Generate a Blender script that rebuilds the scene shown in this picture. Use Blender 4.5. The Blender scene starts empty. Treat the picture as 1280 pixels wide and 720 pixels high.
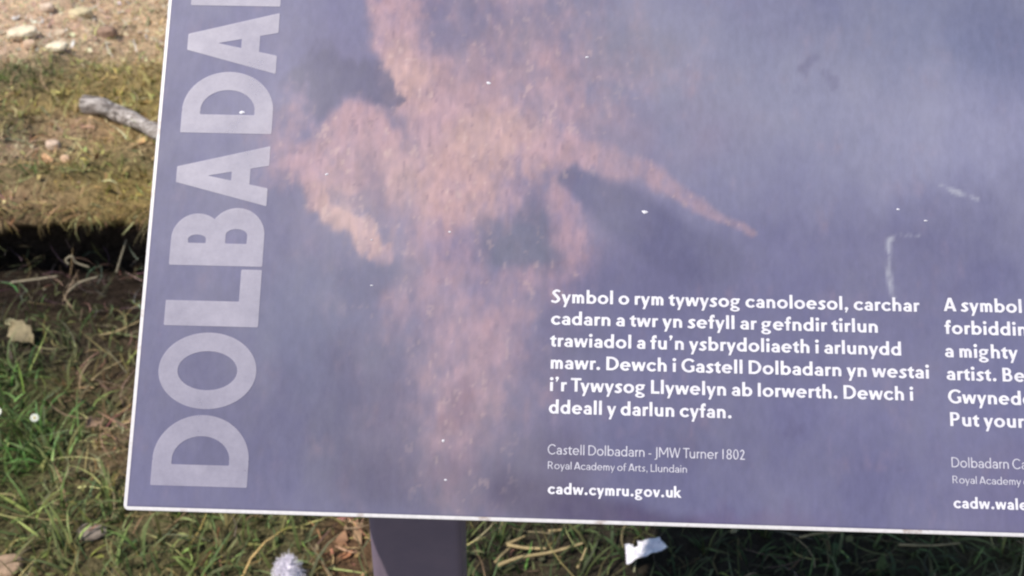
import bpy, math, random
import numpy as np
from mathutils import Vector, Matrix

random.seed(7)
RNG = np.random.default_rng(11)
SC = bpy.context.scene
COL = SC.collection
rad = math.radians

# ------------------------------------------------------------------ camera, world, sun, exposure
FOC = 1250.0                                  # focal length in pixels of the 1280 px wide photograph
PITCH = rad(30.0)
RVEC = np.array([0.16317041, 0.02281390, -0.02624884])     # pose of the panel as seen from the camera
TVEC = np.array([-0.24333597, -0.13887598, 0.62499937])


def rodrigues(r):
    th = np.linalg.norm(r)
    k = r / th
    K = np.array([[0, -k[2], k[1]], [k[2], 0, -k[0]], [-k[1], k[0], 0]])
    return np.eye(3) + math.sin(th) * K + (1 - math.cos(th)) * K @ K


RP = rodrigues(RVEC)
# camera basis: right, up, forward, rolled so the panel's long edge is level
fwd = np.array([0, math.cos(PITCH), -math.sin(PITCH)])
up0 = np.array([0, math.sin(PITCH), math.cos(PITCH)])
rt0 = np.array([1.0, 0, 0])


def basis(roll):
    c, s = math.cos(roll), math.sin(roll)
    return np.stack([c * rt0 + s * up0, -s * rt0 + c * up0, fwd], 1)      # columns right, up, forward


lo, hi = -0.3, 0.3
for _ in range(60):
    m = (lo + hi) / 2
    if (basis(m) @ RP[:, 0])[2] > 0:
        hi = m
    else:
        lo = m
B = basis(m)
PANEL_Z = 0.78
CAM = np.array([0, 0, 0.0])
CAM[2] = PANEL_Z - (B @ TVEC)[2]
PO = CAM + B @ TVEC                            # bottom left corner of the panel's face
PU, PV = B @ RP[:, 0], B @ RP[:, 1]
PN = np.cross(PU, PV)                          # towards the viewer
if PN @ (CAM - PO) < 0:
    PN = -PN

cd = bpy.data.cameras.new('camera')
cam = bpy.data.objects.new('camera', cd)
COL.objects.link(cam)
cam.matrix_world = Matrix(((B[0, 0], B[0, 1], -B[0, 2], CAM[0]), (B[1, 0], B[1, 1], -B[1, 2], CAM[1]),
                           (B[2, 0], B[2, 1], -B[2, 2], CAM[2]), (0, 0, 0, 1)))
cd.sensor_width = 36
cd.lens = 36 * FOC / 1280
cd.clip_start = 0.02
cd.clip_end = 2000
cd.dof.use_dof = True
cd.dof.focus_distance = 0.63
cd.dof.aperture_fstop = 13
SC.camera = cam

SUN_EL, SUN_AZ = rad(55), rad(41)            # behind the viewer, a little to the left
S2 = np.array([-math.sin(SUN_AZ) * math.cos(SUN_EL), -math.cos(SUN_AZ) * math.cos(SUN_EL), math.sin(SUN_EL)])
w = bpy.data.worlds.new('World')
SC.world = w
w.use_nodes = True
nt = w.node_tree
sky = nt.nodes.new('ShaderNodeTexSky')
sky.sky_type = 'NISHITA'
sky.sun_disc = False
sky.sun_elevation = SUN_EL
sky.sun_rotation = math.atan2(S2[0], S2[1])
sky.altitude = 100
bgn = nt.nodes['Background']
nt.links.new(sky.outputs[0], bgn.inputs[0])
bgn.inputs[1].default_value = 0.12
sd = bpy.data.lights.new('sun', 'SUN')
sd.energy = 4.2
sd.angle = rad(0.5)
sd.color = (1.0, 0.93, 0.84)
so = bpy.data.objects.new('sun', sd)
COL.objects.link(so)
so.rotation_euler = Vector(S2).to_track_quat('Z', 'Y').to_euler()
so.location = (0, -2, 6)
vs = SC.view_settings
vs.view_transform = 'Standard'
vs.look = 'None'
vs.exposure = 0.1
vs.gamma = 1
vs.use_curve_mapping = False
SC.cycles.filter_width = 2.2                   # a soft phone-video picture


# ------------------------------------------------------------------ helpers
def ray(px, py):
    d = B @ np.array([(px - 640) / FOC, (360 - py) / FOC, 1.0])
    return d / np.linalg.norm(d)


def panel_uv(px, py):
    d = ray(px, py)
    t = ((PO - CAM) @ PN) / (d @ PN)
    q = CAM + t * d - PO
    return q @ PU, q @ PV


def pw(u, v, n=0.0):
    return PO + PU * u + PV * v + PN * n


PANEL_M = Matrix(((PU[0], PV[0], PN[0], PO[0]), (PU[1], PV[1], PN[1], PO[1]), (PU[2], PV[2], PN[2], PO[2]), (0, 0, 0, 1)))


def lin(c):
    c = np.asarray(c, float) / 255.0
    return np.where(c <= 0.04045, c / 12.92, ((c + 0.055) / 1.055) ** 2.4)


def hash2(ix, iy, seed):
    h = (ix.astype(np.int64) * 374761393 + iy.astype(np.int64) * 668265263 + seed * 1442695041) & 0xffffffff
    h = ((h ^ (h >> 13)) * 1274126177) & 0xffffffff
    h = (h ^ (h >> 16)) & 0xffffffff
    return h / 4294967295.0


def vnoise(x, y, seed=0):
    x, y = np.asarray(x, float), np.asarray(y, float)
    ix, iy = np.floor(x), np.floor(y)
    fx, fy = x - ix, y - iy
    fx, fy = fx * fx * (3 - 2 * fx), fy * fy * (3 - 2 * fy)
    a, b = hash2(ix, iy, seed), hash2(ix + 1, iy, seed)
    c, d = hash2(ix, iy + 1, seed), hash2(ix + 1, iy + 1, seed)
    return (a * (1 - fx) + b * fx) * (1 - fy) + (c * (1 - fx) + d * fx) * fy


def fbm(x, y, oct=4, seed=0):
    s, a, t = 0, 1.0, 0
    for i in range(oct):
        s = s + a * vnoise(np.asarray(x) * 2 ** i + i * 17.3, np.asarray(y) * 2 ** i - i * 9.1, seed + i)
        t += a
        a *= 0.5
    return s / t * 2 - 1


def mesh_np(name, V, polys, mat=None, parent=None, smooth=False, col=None, local=False):
    """polys: list of int arrays (n,k)."""
    me = bpy.data.meshes.new(name)
    V = np.asarray(V, np.float32)
    me.vertices.add(len(V))
    me.vertices.foreach_set('co', V.ravel())
    idx = np.concatenate([np.asarray(p, np.int32).ravel() for p in polys if len(p)])
    sizes = np.concatenate([np.full(len(p), np.asarray(p).shape[1], np.int32) for p in polys if len(p)])
    me.loops.add(len(idx))
    me.loops.foreach_set('vertex_index', idx)
    me.polygons.add(len(sizes))
    st = np.zeros(len(sizes), np.int32)
    st[1:] = np.cumsum(sizes)[:-1]
    me.polygons.foreach_set('loop_start', st)
    me.polygons.foreach_set('loop_total', sizes)
    me.polygons.foreach_set('use_smooth', np.full(len(sizes), smooth))
    if col is not None:
        at = me.color_attributes.new('pigment', 'FLOAT_COLOR', 'POINT')
        c4 = np.ones((len(V), 4), np.float32)
        c4[:, :3] = col
        at.data.foreach_set('color', c4.ravel())
    me.update()
    me.validate()
    ob = bpy.data.objects.new(name, me)
    COL.objects.link(ob)
    if mat:
        me.materials.append(mat)
    if parent:
        ob.parent = parent
    return ob


def tag(o, label=None, cat=None, group=None, kind=None):
    if label:
        o['label'] = label
    if cat:
        o['category'] = cat
    if group:
        o['group'] = group
    if kind:
        o['kind'] = kind
    return o


def empty(name, M=None):
    o = bpy.data.objects.new(name, None)
    COL.objects.link(o)
    if M is not None:
        o.matrix_world = M
    o.empty_display_size = 0.05
    return o


def material(name, base=(0.5, 0.5, 0.5), rough=0.6, spec=0.3):
    m = bpy.data.materials.new(name)
    m.use_nodes = True
    b = m.node_tree.nodes['Principled BSDF']
    b.inputs['Base Color'].default_value = (*base, 1)
    b.inputs['Roughness'].default_value = rough
    b.inputs['Specular IOR Level'].default_value = spec
    return m, m.node_tree, b


def node(t, kind, **kw):
    n = t.nodes.new(kind)
    for k, v in kw.items():
        if k.startswith('i_'):
            n.inputs[k[2:].replace('_', ' ')].default_value = v
        else:
            setattr(n, k, v)
    return n


def mixc(t, mode, fac, a, b):
    n = t.nodes.new('ShaderNodeMix')
    n.data_type = 'RGBA'
    n.blend_type = mode
    for sock, val in ((n.inputs[0], fac), (n.inputs[6], a), (n.inputs[7], b)):
        if hasattr(val, 'is_output'):
            t.links.new(val, sock)
        elif isinstance(val, (int, float)):
            sock.default_value = val
        else:
            sock.default_value = (*val, 1)
    return n.outputs[2]


def ramp(t, src, stops):
    r = t.nodes.new('ShaderNodeValToRGB')
    e = r.color_ramp.elements
    while len(e) < len(stops):
        e.new(0.5)
    for k, (p, c) in enumerate(stops):
        e[k].position = p
        e[k].color = (*c, 1) if not isinstance(c, (int, float)) else (c, c, c, 1)
    t.links.new(src, r.inputs[0])
    return r.outputs[0]


def noise(t, scale, detail=4, rough=0.55, coord='Object', stretch=None):
    tc = t.nodes.new('ShaderNodeTexCoord')
    n = t.nodes.new('ShaderNodeTexNoise')
    n.inputs['Scale'].default_value = scale
    n.inputs['Detail'].default_value = detail
    n.inputs['Roughness'].default_value = rough
    src = tc.outputs[coord]
    if stretch:
        mp = t.nodes.new('ShaderNodeMapping')
        mp.inputs['Scale'].default_value = stretch
        t.links.new(src, mp.inputs[0])
        src = mp.outputs[0]
    t.links.new(src, n.inputs['Vector'])
    return n.outputs['Fac']


def bump(t, b, src, strength=0.4, dist=0.01):
    n = t.nodes.new('ShaderNodeBump')
    n.inputs['Strength'].default_value = strength
    n.inputs['Distance'].default_value = dist
    t.links.new(src, n.inputs['Height'])
    t.links.new(n.outputs[0], b.inputs['Normal'])


def tube_arrays(pts, radii, seg=7, squash=1.0):
    pts = np.asarray(pts, float)
    n = len(pts)
    V, F = [], []
    for i in range(n):
        d = pts[min(i + 1, n - 1)] - pts[max(i - 1, 0)]
        d /= np.linalg.norm(d) + 1e-9
        a = np.cross(d, [0, 0, 1.0])
        if np.linalg.norm(a) < 1e-3:
            a = np.array([1.0, 0, 0])
        a /= np.linalg.norm(a)
        b = np.cross(a, d)
        for k in range(seg):
            th = 2 * math.pi * k / seg
            V.append(pts[i] + radii[i] * (math.cos(th) * a + squash * math.sin(th) * b))
    for i in range(n - 1):
        for k in range(seg):
            k2 = (k + 1) % seg
            F.append((i * seg + k, i * seg + k2, (i + 1) * seg + k2, (i + 1) * seg + k))
    V.append(pts[0])
    V.append(pts[-1])
    T = []
    for k in range(seg):
        k2 = (k + 1) % seg
        T.append((n * seg, k2, k))
        T.append((n * seg + 1, (n - 1) * seg + k, (n - 1) * seg + k2))
    return np.array(V), np.array(F), np.array(T)


def smooth_line(P, n=24):
    P = np.asarray(P, float)
    out = []
    m = len(P)
    for i in range(m - 1):
        p0, p1, p2, p3 = P[max(i - 1, 0)], P[i], P[i + 1], P[min(i + 2, m - 1)]
        for t in np.linspace(0, 1, n, endpoint=False):
            out.append(0.5 * (2 * p1 + (p2 - p0) * t + (2 * p0 - 5 * p1 + 4 * p2 - p3) * t * t + (3 * p1 - p0 - 3 * p2 + p3) * t ** 3))
    out.append(P[-1])
    return np.array(out)


# ------------------------------------------------------------------ terrain: near grass, an eroded turf bank, stony slope above
LIP_Z = 0.20


def lip_y(x):
    x = np.asarray(x, float)
    return 2.09 + 0.05 * fbm(x * 1.6, 0 * x + 3.1, 3, 5) + 0.06 * fbm(x * 10, 0 * x + 1.1, 4, 8) + 0.03 * np.maximum(0, x + 0.6)


def lo_z(x, y):
    return 0.025 * fbm(np.asarray(x) * 2.3, np.asarray(y) * 2.3, 4, 2) + 0.012 * fbm(np.asarray(x) * 11, np.asarray(y) * 11, 3, 21)


def hi_z(x, y):
    x, y = np.asarray(x, float), np.asarray(y, float)
    d = np.maximum(y - lip_y(x), 0)
    return LIP_Z + 0.10 * d + 0.03 * fbm(x * 1.9, y * 1.9, 4, 31) * np.minimum(1, d * 3) + 0.030 * fbm(x * 8, y * 8, 3, 41) + 0.018 * fbm(x * 24, y * 24, 2, 45)


def ground_at(px, py):
    """where a line of sight meets the ground"""
    d = ray(px, py)
    t = 0.5
    for _ in range(6000):
        q = CAM + d * t
        if q[1] >= lip_y(q[0]):
            if q[2] <= hi_z(q[0], q[1]) and q[2] > LIP_Z - 0.05:
                return q
            if q[1] > lip_y(q[0]) + 0.13 and q[2] < LIP_Z:
                return q
        elif q[2] <= lo_z(q[0], q[1]):
            return q
        t += 0.003
    return q


# zone colours of the ground cover, each a soft round patch on the ground: (centre in x y, radius x, radius y, green, dry, brown, moss, pale)
def patch(px, py, rx, ry, kind, k=1.0):
    q = ground_at(px, py)
    return (q[0], q[1], rx, ry, kind, k)


PATCHES = [
    patch(15, 560, 0.13, 0.17, 'lush', 1.3), patch(20, 470, 0.10, 0.10, 'lush', 0.8), patch(60, 640, 0.24, 0.10, 'green', 1.7), patch(40, 590, 0.12, 0.1, 'lush', 0.7),
    patch(250, 690, 0.22, 0.12, 'green', 1.7), patch(230, 670, 0.1, 0.08, 'lush', 0.5), patch(120, 560, 0.10, 0.10, 'dry', 1.0), patch(110, 660, 0.05, 0.05, 'rust', 1.0),
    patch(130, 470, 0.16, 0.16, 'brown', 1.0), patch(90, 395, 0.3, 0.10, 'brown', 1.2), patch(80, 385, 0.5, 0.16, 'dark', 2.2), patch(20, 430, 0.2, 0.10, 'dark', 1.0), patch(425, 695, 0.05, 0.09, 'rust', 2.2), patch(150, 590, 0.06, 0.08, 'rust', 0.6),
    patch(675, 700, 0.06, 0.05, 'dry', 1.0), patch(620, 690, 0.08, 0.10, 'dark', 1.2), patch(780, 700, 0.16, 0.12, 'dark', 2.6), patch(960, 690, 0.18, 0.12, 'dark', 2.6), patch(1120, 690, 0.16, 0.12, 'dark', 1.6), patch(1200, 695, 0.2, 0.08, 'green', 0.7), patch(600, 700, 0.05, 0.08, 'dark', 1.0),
    patch(20, 710, 0.10, 0.05, 'rust', 0.5),
    patch(150, 255, 0.22, 0.12, 'moss', 1.8), patch(30, 262, 0.22, 0.08, 'soil', 1.5), patch(60, 225, 0.14, 0.07, 'green', 0.6), patch(60, 190, 0.25, 0.09, 'litter', 1.0),
    patch(140, 215, 0.12, 0.08, 'green', 0.7), patch(20, 155, 0.15, 0.10, 'green', 0.8), patch(95, 160, 0.12, 0.10, 'soil', 1.2), patch(165, 115, 0.24, 0.2, 'moss', 1.6), patch(180, 120, 0.14, 0.09, 'green', 1.3), patch(120, 190, 0.14, 0.1, 'moss', 0.9),
    patch(20, 90, 0.36, 0.13, 'green', 1.9), patch(110, 95, 0.25, 0.12, 'litter', 0.8), patch(60, 40, 0.6, 0.3, 'pale', 1.6), patch(190, 30, 0.25, 0.3, 'moss', 1.2), patch(120, 10, 0.5, 0.3, 'pale', 1.2),
]
KINDS = ['lush', 'green', 'dry', 'brown', 'rust', 'dark', 'moss', 'soil', 'litter', 'pale']
PAL = {   # pigment of blades / of the ground beneath, linear
    'lush': ((0.11, 0.20, 0.055), (0.08, 0.09, 0.035)), 'green': ((0.17, 0.19, 0.07), (0.15, 0.13, 0.065)),
    'dry': ((0.38, 0.30, 0.16), (0.22, 0.17, 0.10)), 'brown': ((0.22, 0.165, 0.085), (0.14, 0.10, 0.06)),
    'rust': ((0.32, 0.18, 0.10), (0.18, 0.10, 0.06)), 'dark': ((0.06, 0.085, 0.035), (0.04, 0.034, 0.026)),  # 'dark': dark grass, plus shade below lip and board put into the colour
    'moss': ((0.48, 0.37, 0.12), (0.42, 0.31, 0.11)), 'soil': ((0.54, 0.37, 0.23), (0.52, 0.34, 0.22)),
    'litter': ((0.44, 0.34, 0.20), (0.44, 0.32, 0.21)), 'pale': ((0.78, 0.61, 0.42), (0.80, 0.58, 0.41))}


def zone_weights(x, y):
    x, y = np.asarray(x, float), np.asarray(y, float)
    W = np.zeros((len(KINDS),) + x.shape)
    xx = x + 0.06 * fbm(x * 5, y * 5, 3, 61)
    yy = y + 0.06 * fbm(x * 5, y * 5, 3, 67)
    for (cx, cy, rx, ry, kind, k) in PATCHES:
        W[KINDS.index(kind)] += k * np.exp(-((xx - cx) / rx) ** 2 - ((yy - cy) / ry) ** 2)
    upper = (y > lip_y(x)).astype(float)
    n1, n2, n3 = fbm(x * 2.1, y * 2.1, 3, 71), fbm(x * 2.7, y * 2.7, 3, 77), fbm(x * 3.3, y * 3.3, 3, 83)
    W[KINDS.index('green')] += 0.16 * (1 + n1)
    W[KINDS.index('brown')] += 0.13 * (1 + n2) * (1 - upper)
    W[KINDS.index('dry')] += 0.06 * (1 + n3)
    W[KINDS.index('litter')] += 0.16 * (1 + n2) * upper
    W[KINDS.index('moss')] += 0.10 * (1 + n3) * upper
    W[KINDS.index('pale')] += upper * 0.8 * np.clip((y - 3.0) / 1.0, 0, 1)
    W = np.maximum(W, 0) ** 1.5
    return W / W.sum(0)


GPAL = np.array([PAL[k][1] for k in KINDS])
BPAL = np.array([PAL[k][0] for k in KINDS])


def ground_sheet():
    xs = np.concatenate([[-90, -45, -22, -12, -7, -4.5, -3.4], np.arange(-2.7, 2.8, 0.022), [3.4, 4.5, 7, 12, 22, 45, 90]])
    prof = []                                  # (kind, offset) down the slope to up the slope
    for d in [-60, -25, -10, -4, -2.6]:
        prof.append(('lo', d))
    for d in np.arange(-2.2, 0.10, 0.024):
        prof.append(('lo', d))
    for k in range(1, 6):
        prof.append(('back', k / 5))
    for k in range(1, 5):
        prof.append(('roof', k / 4))
    for k in range(1, 4):
        prof.append(('lip', k / 3))
    for d in np.concatenate([np.arange(0.024, 3.0, 0.024), np.array([3.1, 3.3, 3.7, 4.4, 6, 9, 14, 25, 45, 80])]):
        prof.append(('hi', d))
    rows, cols = [], []
    ly = lip_y(xs)
    depth = 0.17 + 0.03 * fbm(xs * 4, xs * 0 + 9, 3, 91)
    ledge = 0.055 + 0.06 * fbm(xs * 7, xs * 0 + 2, 4, 93)          # thickness of the turf at the lip
    for k, d in prof:
        if k == 'lo':
            y = ly + (d if d < 0 else d / 0.10 * depth)
            z = lo_z(xs, y)
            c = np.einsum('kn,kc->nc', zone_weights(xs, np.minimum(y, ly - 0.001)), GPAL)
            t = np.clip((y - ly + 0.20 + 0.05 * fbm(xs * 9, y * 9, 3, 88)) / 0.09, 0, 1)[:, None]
            c = c * (1 - t) + np.array((0.036, 0.026, 0.02)) * t  # floor fades to near-black at the lip: hollow's shade painted into the soil colour
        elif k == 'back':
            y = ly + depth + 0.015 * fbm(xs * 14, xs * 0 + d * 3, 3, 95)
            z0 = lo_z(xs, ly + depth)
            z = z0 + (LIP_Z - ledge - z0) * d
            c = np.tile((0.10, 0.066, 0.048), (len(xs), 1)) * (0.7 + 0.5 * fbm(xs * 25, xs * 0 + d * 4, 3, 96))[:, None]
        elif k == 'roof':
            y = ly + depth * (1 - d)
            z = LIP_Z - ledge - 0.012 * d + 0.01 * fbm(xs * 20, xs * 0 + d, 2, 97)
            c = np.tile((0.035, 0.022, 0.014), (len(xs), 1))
        elif k == 'lip':
            y = ly - 0.02 * math.sin(math.pi * d) + 0.02 * fbm(xs * 22, xs * 0 + d * 2, 3, 98)
            z = LIP_Z - (ledge + 0.012) * (1 - d) + 0.02 * fbm(xs * 18, xs * 0 + d, 3, 99)
            c = np.einsum('kn,kc->nc', zone_weights(xs, ly + 0.01), GPAL) * 1.0
        else:
            y = ly + d
            z = hi_z(xs, y) if d < 3.05 else LIP_Z + 0.10 * d + 0.6 * fbm(xs * 0.15, y * 0.15, 3, 33) * min(1, (d - 3) / 6)
            c = np.einsum('kn,kc->nc', zone_weights(xs, y), GPAL)
        rows.append(np.stack([xs, y, z], 1))
        cols.append(c)
    V = np.concatenate(rows)
    C = np.concatenate(cols)
    n, m_ = len(rows), len(xs)
    i, j = np.meshgrid(np.arange(n - 1), np.arange(m_ - 1), indexing='ij')
    a = (i * m_ + j).ravel()
    F = np.stack([a, a + 1, a + m_ + 1, a + m_], 1)
    return V, F, C


gm, gt, gb = material('soil_and_thatch', rough=0.95, spec=0.1)
at = node(gt, 'ShaderNodeAttribute', attribute_name='pigment')
n1 = noise(gt, 55, 6, 0.7)
n2 = noise(gt, 260, 3, 0.6)
c = mixc(gt, 'MULTIPLY', 1.0, at.outputs['Color'], ramp(gt, n1, [(0.25, 0.42), (0.5, 1.0), (0.75, 1.75)]))
c = mixc(gt, 'MULTIPLY', 0.7, c, ramp(gt, n2, [(0.3, 0.5), (0.7, 1.5)]))
gt.links.new(c, gb.inputs['Base Color'])
bump(gt, gb, n1, 0.9, 0.03)
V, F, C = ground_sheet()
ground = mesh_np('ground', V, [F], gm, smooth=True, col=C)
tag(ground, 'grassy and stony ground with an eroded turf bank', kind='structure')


# ------------------------------------------------------------------ ground cover
def place(n, x0, x1, y0, y1):
    x = RNG.uniform(x0, x1, n)
    y = RNG.uniform(y0, y1, n)
    return x, y


def surf_z(x, y):
    return np.where(y >= lip_y(x), hi_z(x, y), lo_z(x, y))


def blades(x, y, z, L, Wd, th0, kap, az, col, curl=0.6, rows=5, lift=0.0):
    n = len(x)
    s = np.linspace(0, 1, rows)
    th = th0[:, None] + kap[:, None] * s[None, :]
    ds = (L / (rows - 1))[:, None]
    hx = np.concatenate([np.zeros((n, 1)), np.cumsum(np.sin(th[:, :-1]) * ds, 1)], 1)
    hz = np.concatenate([np.zeros((n, 1)), np.cumsum(np.cos(th[:, :-1]) * ds, 1)], 1)
    azs = az[:, None] + curl * (RNG.random((n, 1)) - 0.5) * s[None, :] * 2
    X = x[:, None] + hx * np.cos(azs)
    Y = y[:, None] + hx * np.sin(azs)
    Z = z[:, None] + hz + lift
    wid = (Wd[:, None] * np.array([0.8, 1, 0.9, 0.6, 0.08])[None, :rows]) / 2
    px, py = -np.sin(azs), np.cos(azs)
    tw = (RNG.random((n, 1)) - 0.5) * 1.6
    ct, stw = np.cos(tw), np.sin(tw)
    A = np.stack([X + wid * px * ct, Y + wid * py * ct, Z + wid * stw], -1)
    Bv = np.stack([X - wid * px * ct, Y - wid * py * ct, Z - wid * stw], -1)
    V = np.stack([A, Bv], 2).reshape(-1, 3)
    base = (np.arange(n) * rows * 2)[:, None]
    q = []
    for r in range(rows - 1):
        q.append(np.concatenate([base + 2 * r, base + 2 * r + 1, base + 2 * r + 3, base + 2 * r + 2], 1))
    F = np.concatenate(q)
    Cc = np.repeat(col, rows * 2, axis=0)
    return V, F, Cc


def blade_material(name, rough, trans):
    m, t, b = material(name, rough=rough, spec=0.25)
    at = node(t, 'ShaderNodeAttribute', attribute_name='pigment')
    nn = noise(t, 90, 3, 0.6)
    c = mixc(t, 'MULTIPLY', 0.6, at.outputs['Color'], ramp(t, nn, [(0.3, 0.6), (0.7, 1.35)]))
    t.links.new(c, b.inputs['Base Color'])
    tr = t.nodes.new('ShaderNodeBsdfTranslucent')
    t.links.new(c, tr.inputs[0])
    mx = t.nodes.new('ShaderNodeMixShader')
    mx.inputs[0].default_value = trans
    t.links.new(b.outputs[0], mx.inputs[1])
    t.links.new(tr.outputs[0], mx.inputs[2])
    t.links.new(mx.outputs[0], t.nodes['Material Output'].inputs[0])
    return m


MB_GRASS = blade_material('grass_blade', 0.55, 0.3)
MB_DRY = blade_material('dry_blade', 0.75, 0.15)


def pick(Wz, kinds, amount):
    """thin a random set so that its density follows the zones"""
    dens = sum(a * Wz[KINDS.index(k)] for k, a in zip(kinds, amount))
    return RNG.random(Wz.shape[1]) < dens


def jitter(col, amt):
    n = len(col)
    f = np.exp(RNG.normal(0, amt, (n, 1)))
    h = np.exp(RNG.normal(0, amt * 0.35, (n, 3)))
    return np.clip(col * f * h, 0.004, 0.75)


DOM = (-2.45, 2.0, 0.55, 4.6)
VIEWN = 150000


def scatter(n, kinds, amount, dom=DOM):
    x, y = place(n, *dom)
    dl = lip_y(x) - y
    keep = (np.abs(dl - 0.005) > 0.022) & ((dl < 0) | (RNG.random(n) < 0.06 + 0.94 * np.clip((dl - 0.07) / 0.14, 0, 1)))
    x, y = x[keep], y[keep]
    Wz = zone_weights(x, y)
    k = pick(Wz, kinds, amount)
    x, y, Wz = x[k], y[k], Wz[:, k]
    # fewer behind the panel, where the photograph shows nothing
    u = (x + 0.30) / 0.9
    hid = (x > -0.15 * y - 0.1) & (y > 1.5)
    kk = (~hid) | (RNG.random(len(x)) < 0.45)
    return x[kk], y[kk], Wz[:, kk]


# living grass
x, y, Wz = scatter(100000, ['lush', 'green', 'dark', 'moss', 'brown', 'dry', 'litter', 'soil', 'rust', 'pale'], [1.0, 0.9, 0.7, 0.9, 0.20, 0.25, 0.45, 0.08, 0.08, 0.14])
n = len(x)
lush = Wz[KINDS.index('lush')] + 0.5 * Wz[KINDS.index('green')]
moss = Wz[KINDS.index('moss')]
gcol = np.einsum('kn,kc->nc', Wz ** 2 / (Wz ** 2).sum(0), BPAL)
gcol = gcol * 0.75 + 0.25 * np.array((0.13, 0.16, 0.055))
L = (0.022 + 0.055 * RNG.random(n) ** 1.6 + 0.045 * lush * RNG.random(n)) * (1 - 0.55 * moss) * np.where(y > lip_y(x), 0.75, 1)
cell = 0.05
gx_, gy_ = np.floor(x / cell), np.floor(y / cell)
tx = (gx_ + hash2(gx_, gy_, 501)) * cell
ty = (gy_ + hash2(gx_, gy_, 502)) * cell
tuft = (RNG.random(n) < 0.55) & (np.abs(ty - lip_y(tx)) > 0.03) & ((ty > lip_y(tx)) == (y > lip_y(x)))
az_g = np.where(tuft, np.arctan2(y - ty, x - tx) + RNG.normal(0, 0.5, n), RNG.uniform(0, 2 * math.pi, n))
x = np.where(tuft, tx + (x - tx) * 0.38, x)
y = np.where(tuft, ty + (y - ty) * 0.38, y)
L = L * np.where(tuft, 0.8 + 0.6 * hash2(gx_, gy_, 503), 0.9)
gcol = gcol * np.where(tuft, 0.75 + 0.6 * hash2(gx_, gy_, 504), 1.0)[:, None]
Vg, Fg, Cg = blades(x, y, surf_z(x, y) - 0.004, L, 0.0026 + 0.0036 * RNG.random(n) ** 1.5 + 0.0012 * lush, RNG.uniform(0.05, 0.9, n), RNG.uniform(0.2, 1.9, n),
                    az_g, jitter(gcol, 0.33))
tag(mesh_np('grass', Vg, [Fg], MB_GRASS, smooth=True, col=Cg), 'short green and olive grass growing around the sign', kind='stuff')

# dry grass, flopped over
x, y, Wz = scatter(75000, ['dry', 'brown', 'litter', 'pale', 'rust', 'soil', 'green', 'dark', 'moss', 'lush'], [1.0, 0.75, 0.8, 0.7, 0.5, 0.35, 0.3, 0.14, 0.35, 0.06])
n = len(x)
dcol = np.einsum('kn,kc->nc', Wz ** 2 / (Wz ** 2).sum(0), BPAL) * 0.55 + 0.45 * np.array((0.34, 0.265, 0.145))
L = (0.03 + 0.10 * RNG.random(n) ** 1.8) * np.where(y > lip_y(x), 0.7, 1)
Vd, Fd, Cd = blades(x, y, surf_z(x, y), L, 0.0014 + 0.002 * RNG.random(n), RNG.uniform(0.7, 1.65, n), RNG.uniform(-0.5, 0.9, n), RNG.uniform(0, 2 * math.pi, n), jitter(dcol, 0.45),
                    curl=1.2, lift=0.006)
above = np.repeat(y > lip_y(x), 10)
Vd[:, 2] = np.maximum(Vd[:, 2], np.where(above, hi_z(Vd[:, 0], Vd[:, 1]), lo_z(Vd[:, 0], Vd[:, 1])) + 0.001)
# fringe hanging over the lip of the bank
m_ = 5200
xf = RNG.uniform(-2.4, 1.8, m_)
yf = lip_y(xf) + RNG.uniform(-0.012, 0.02, m_)
fcol = np.tile((0.34, 0.26, 0.12), (m_, 1)) * np.where(RNG.random((m_, 1)) < 0.3, 0.5, 1)
Vf, Ff, Cf = blades(xf, yf, np.full(m_, LIP_Z - 0.01) + RNG.normal(0, 0.012, m_), RNG.uniform(0.015, 0.075, m_) * (0.5 + 1.3 * vnoise(xf * 14, xf * 0, 77)), RNG.uniform(0.0014, 0.003, m_), RNG.uniform(0.6, 1.5, m_), RNG.uniform(0.2, 2.2, m_),
                    RNG.normal(-math.pi / 2, 0.8, m_), jitter(fcol, 0.35))
# thin stalks and rootlets tangled in the dark hollow
m2 = 1700
xr = RNG.uniform(-2.4, 1.8, m2)
yr = lip_y(xr) + RNG.uniform(-0.14, 0.06, m2)
Vr, Fr, Cr = blades(xr, yr, lo_z(xr, yr) + RNG.uniform(0, 1, m2) ** 2 * 0.11, RNG.uniform(0.03, 0.09, m2), RNG.uniform(0.0012, 0.0024, m2), RNG.uniform(0.6, 1.8, m2), RNG.uniform(-1.8, 1.8, m2),
                    RNG.uniform(0, 2 * math.pi, m2), jitter(np.tile((0.13, 0.11, 0.075), (m2, 1)), 0.7), curl=1.5)
Fa = [Fd, Ff + len(Vd), Fr + len(Vd) + len(Vf)]
tag(mesh_np('dry_grass', np.concatenate([Vd, Vf, Vr]), [np.concatenate(Fa)], MB_DRY, smooth=True, col=np.concatenate([Cd, Cf, Cr])),
    'tangled straw coloured dry grass lying flat and hanging over the bank', kind='stuff')

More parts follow.
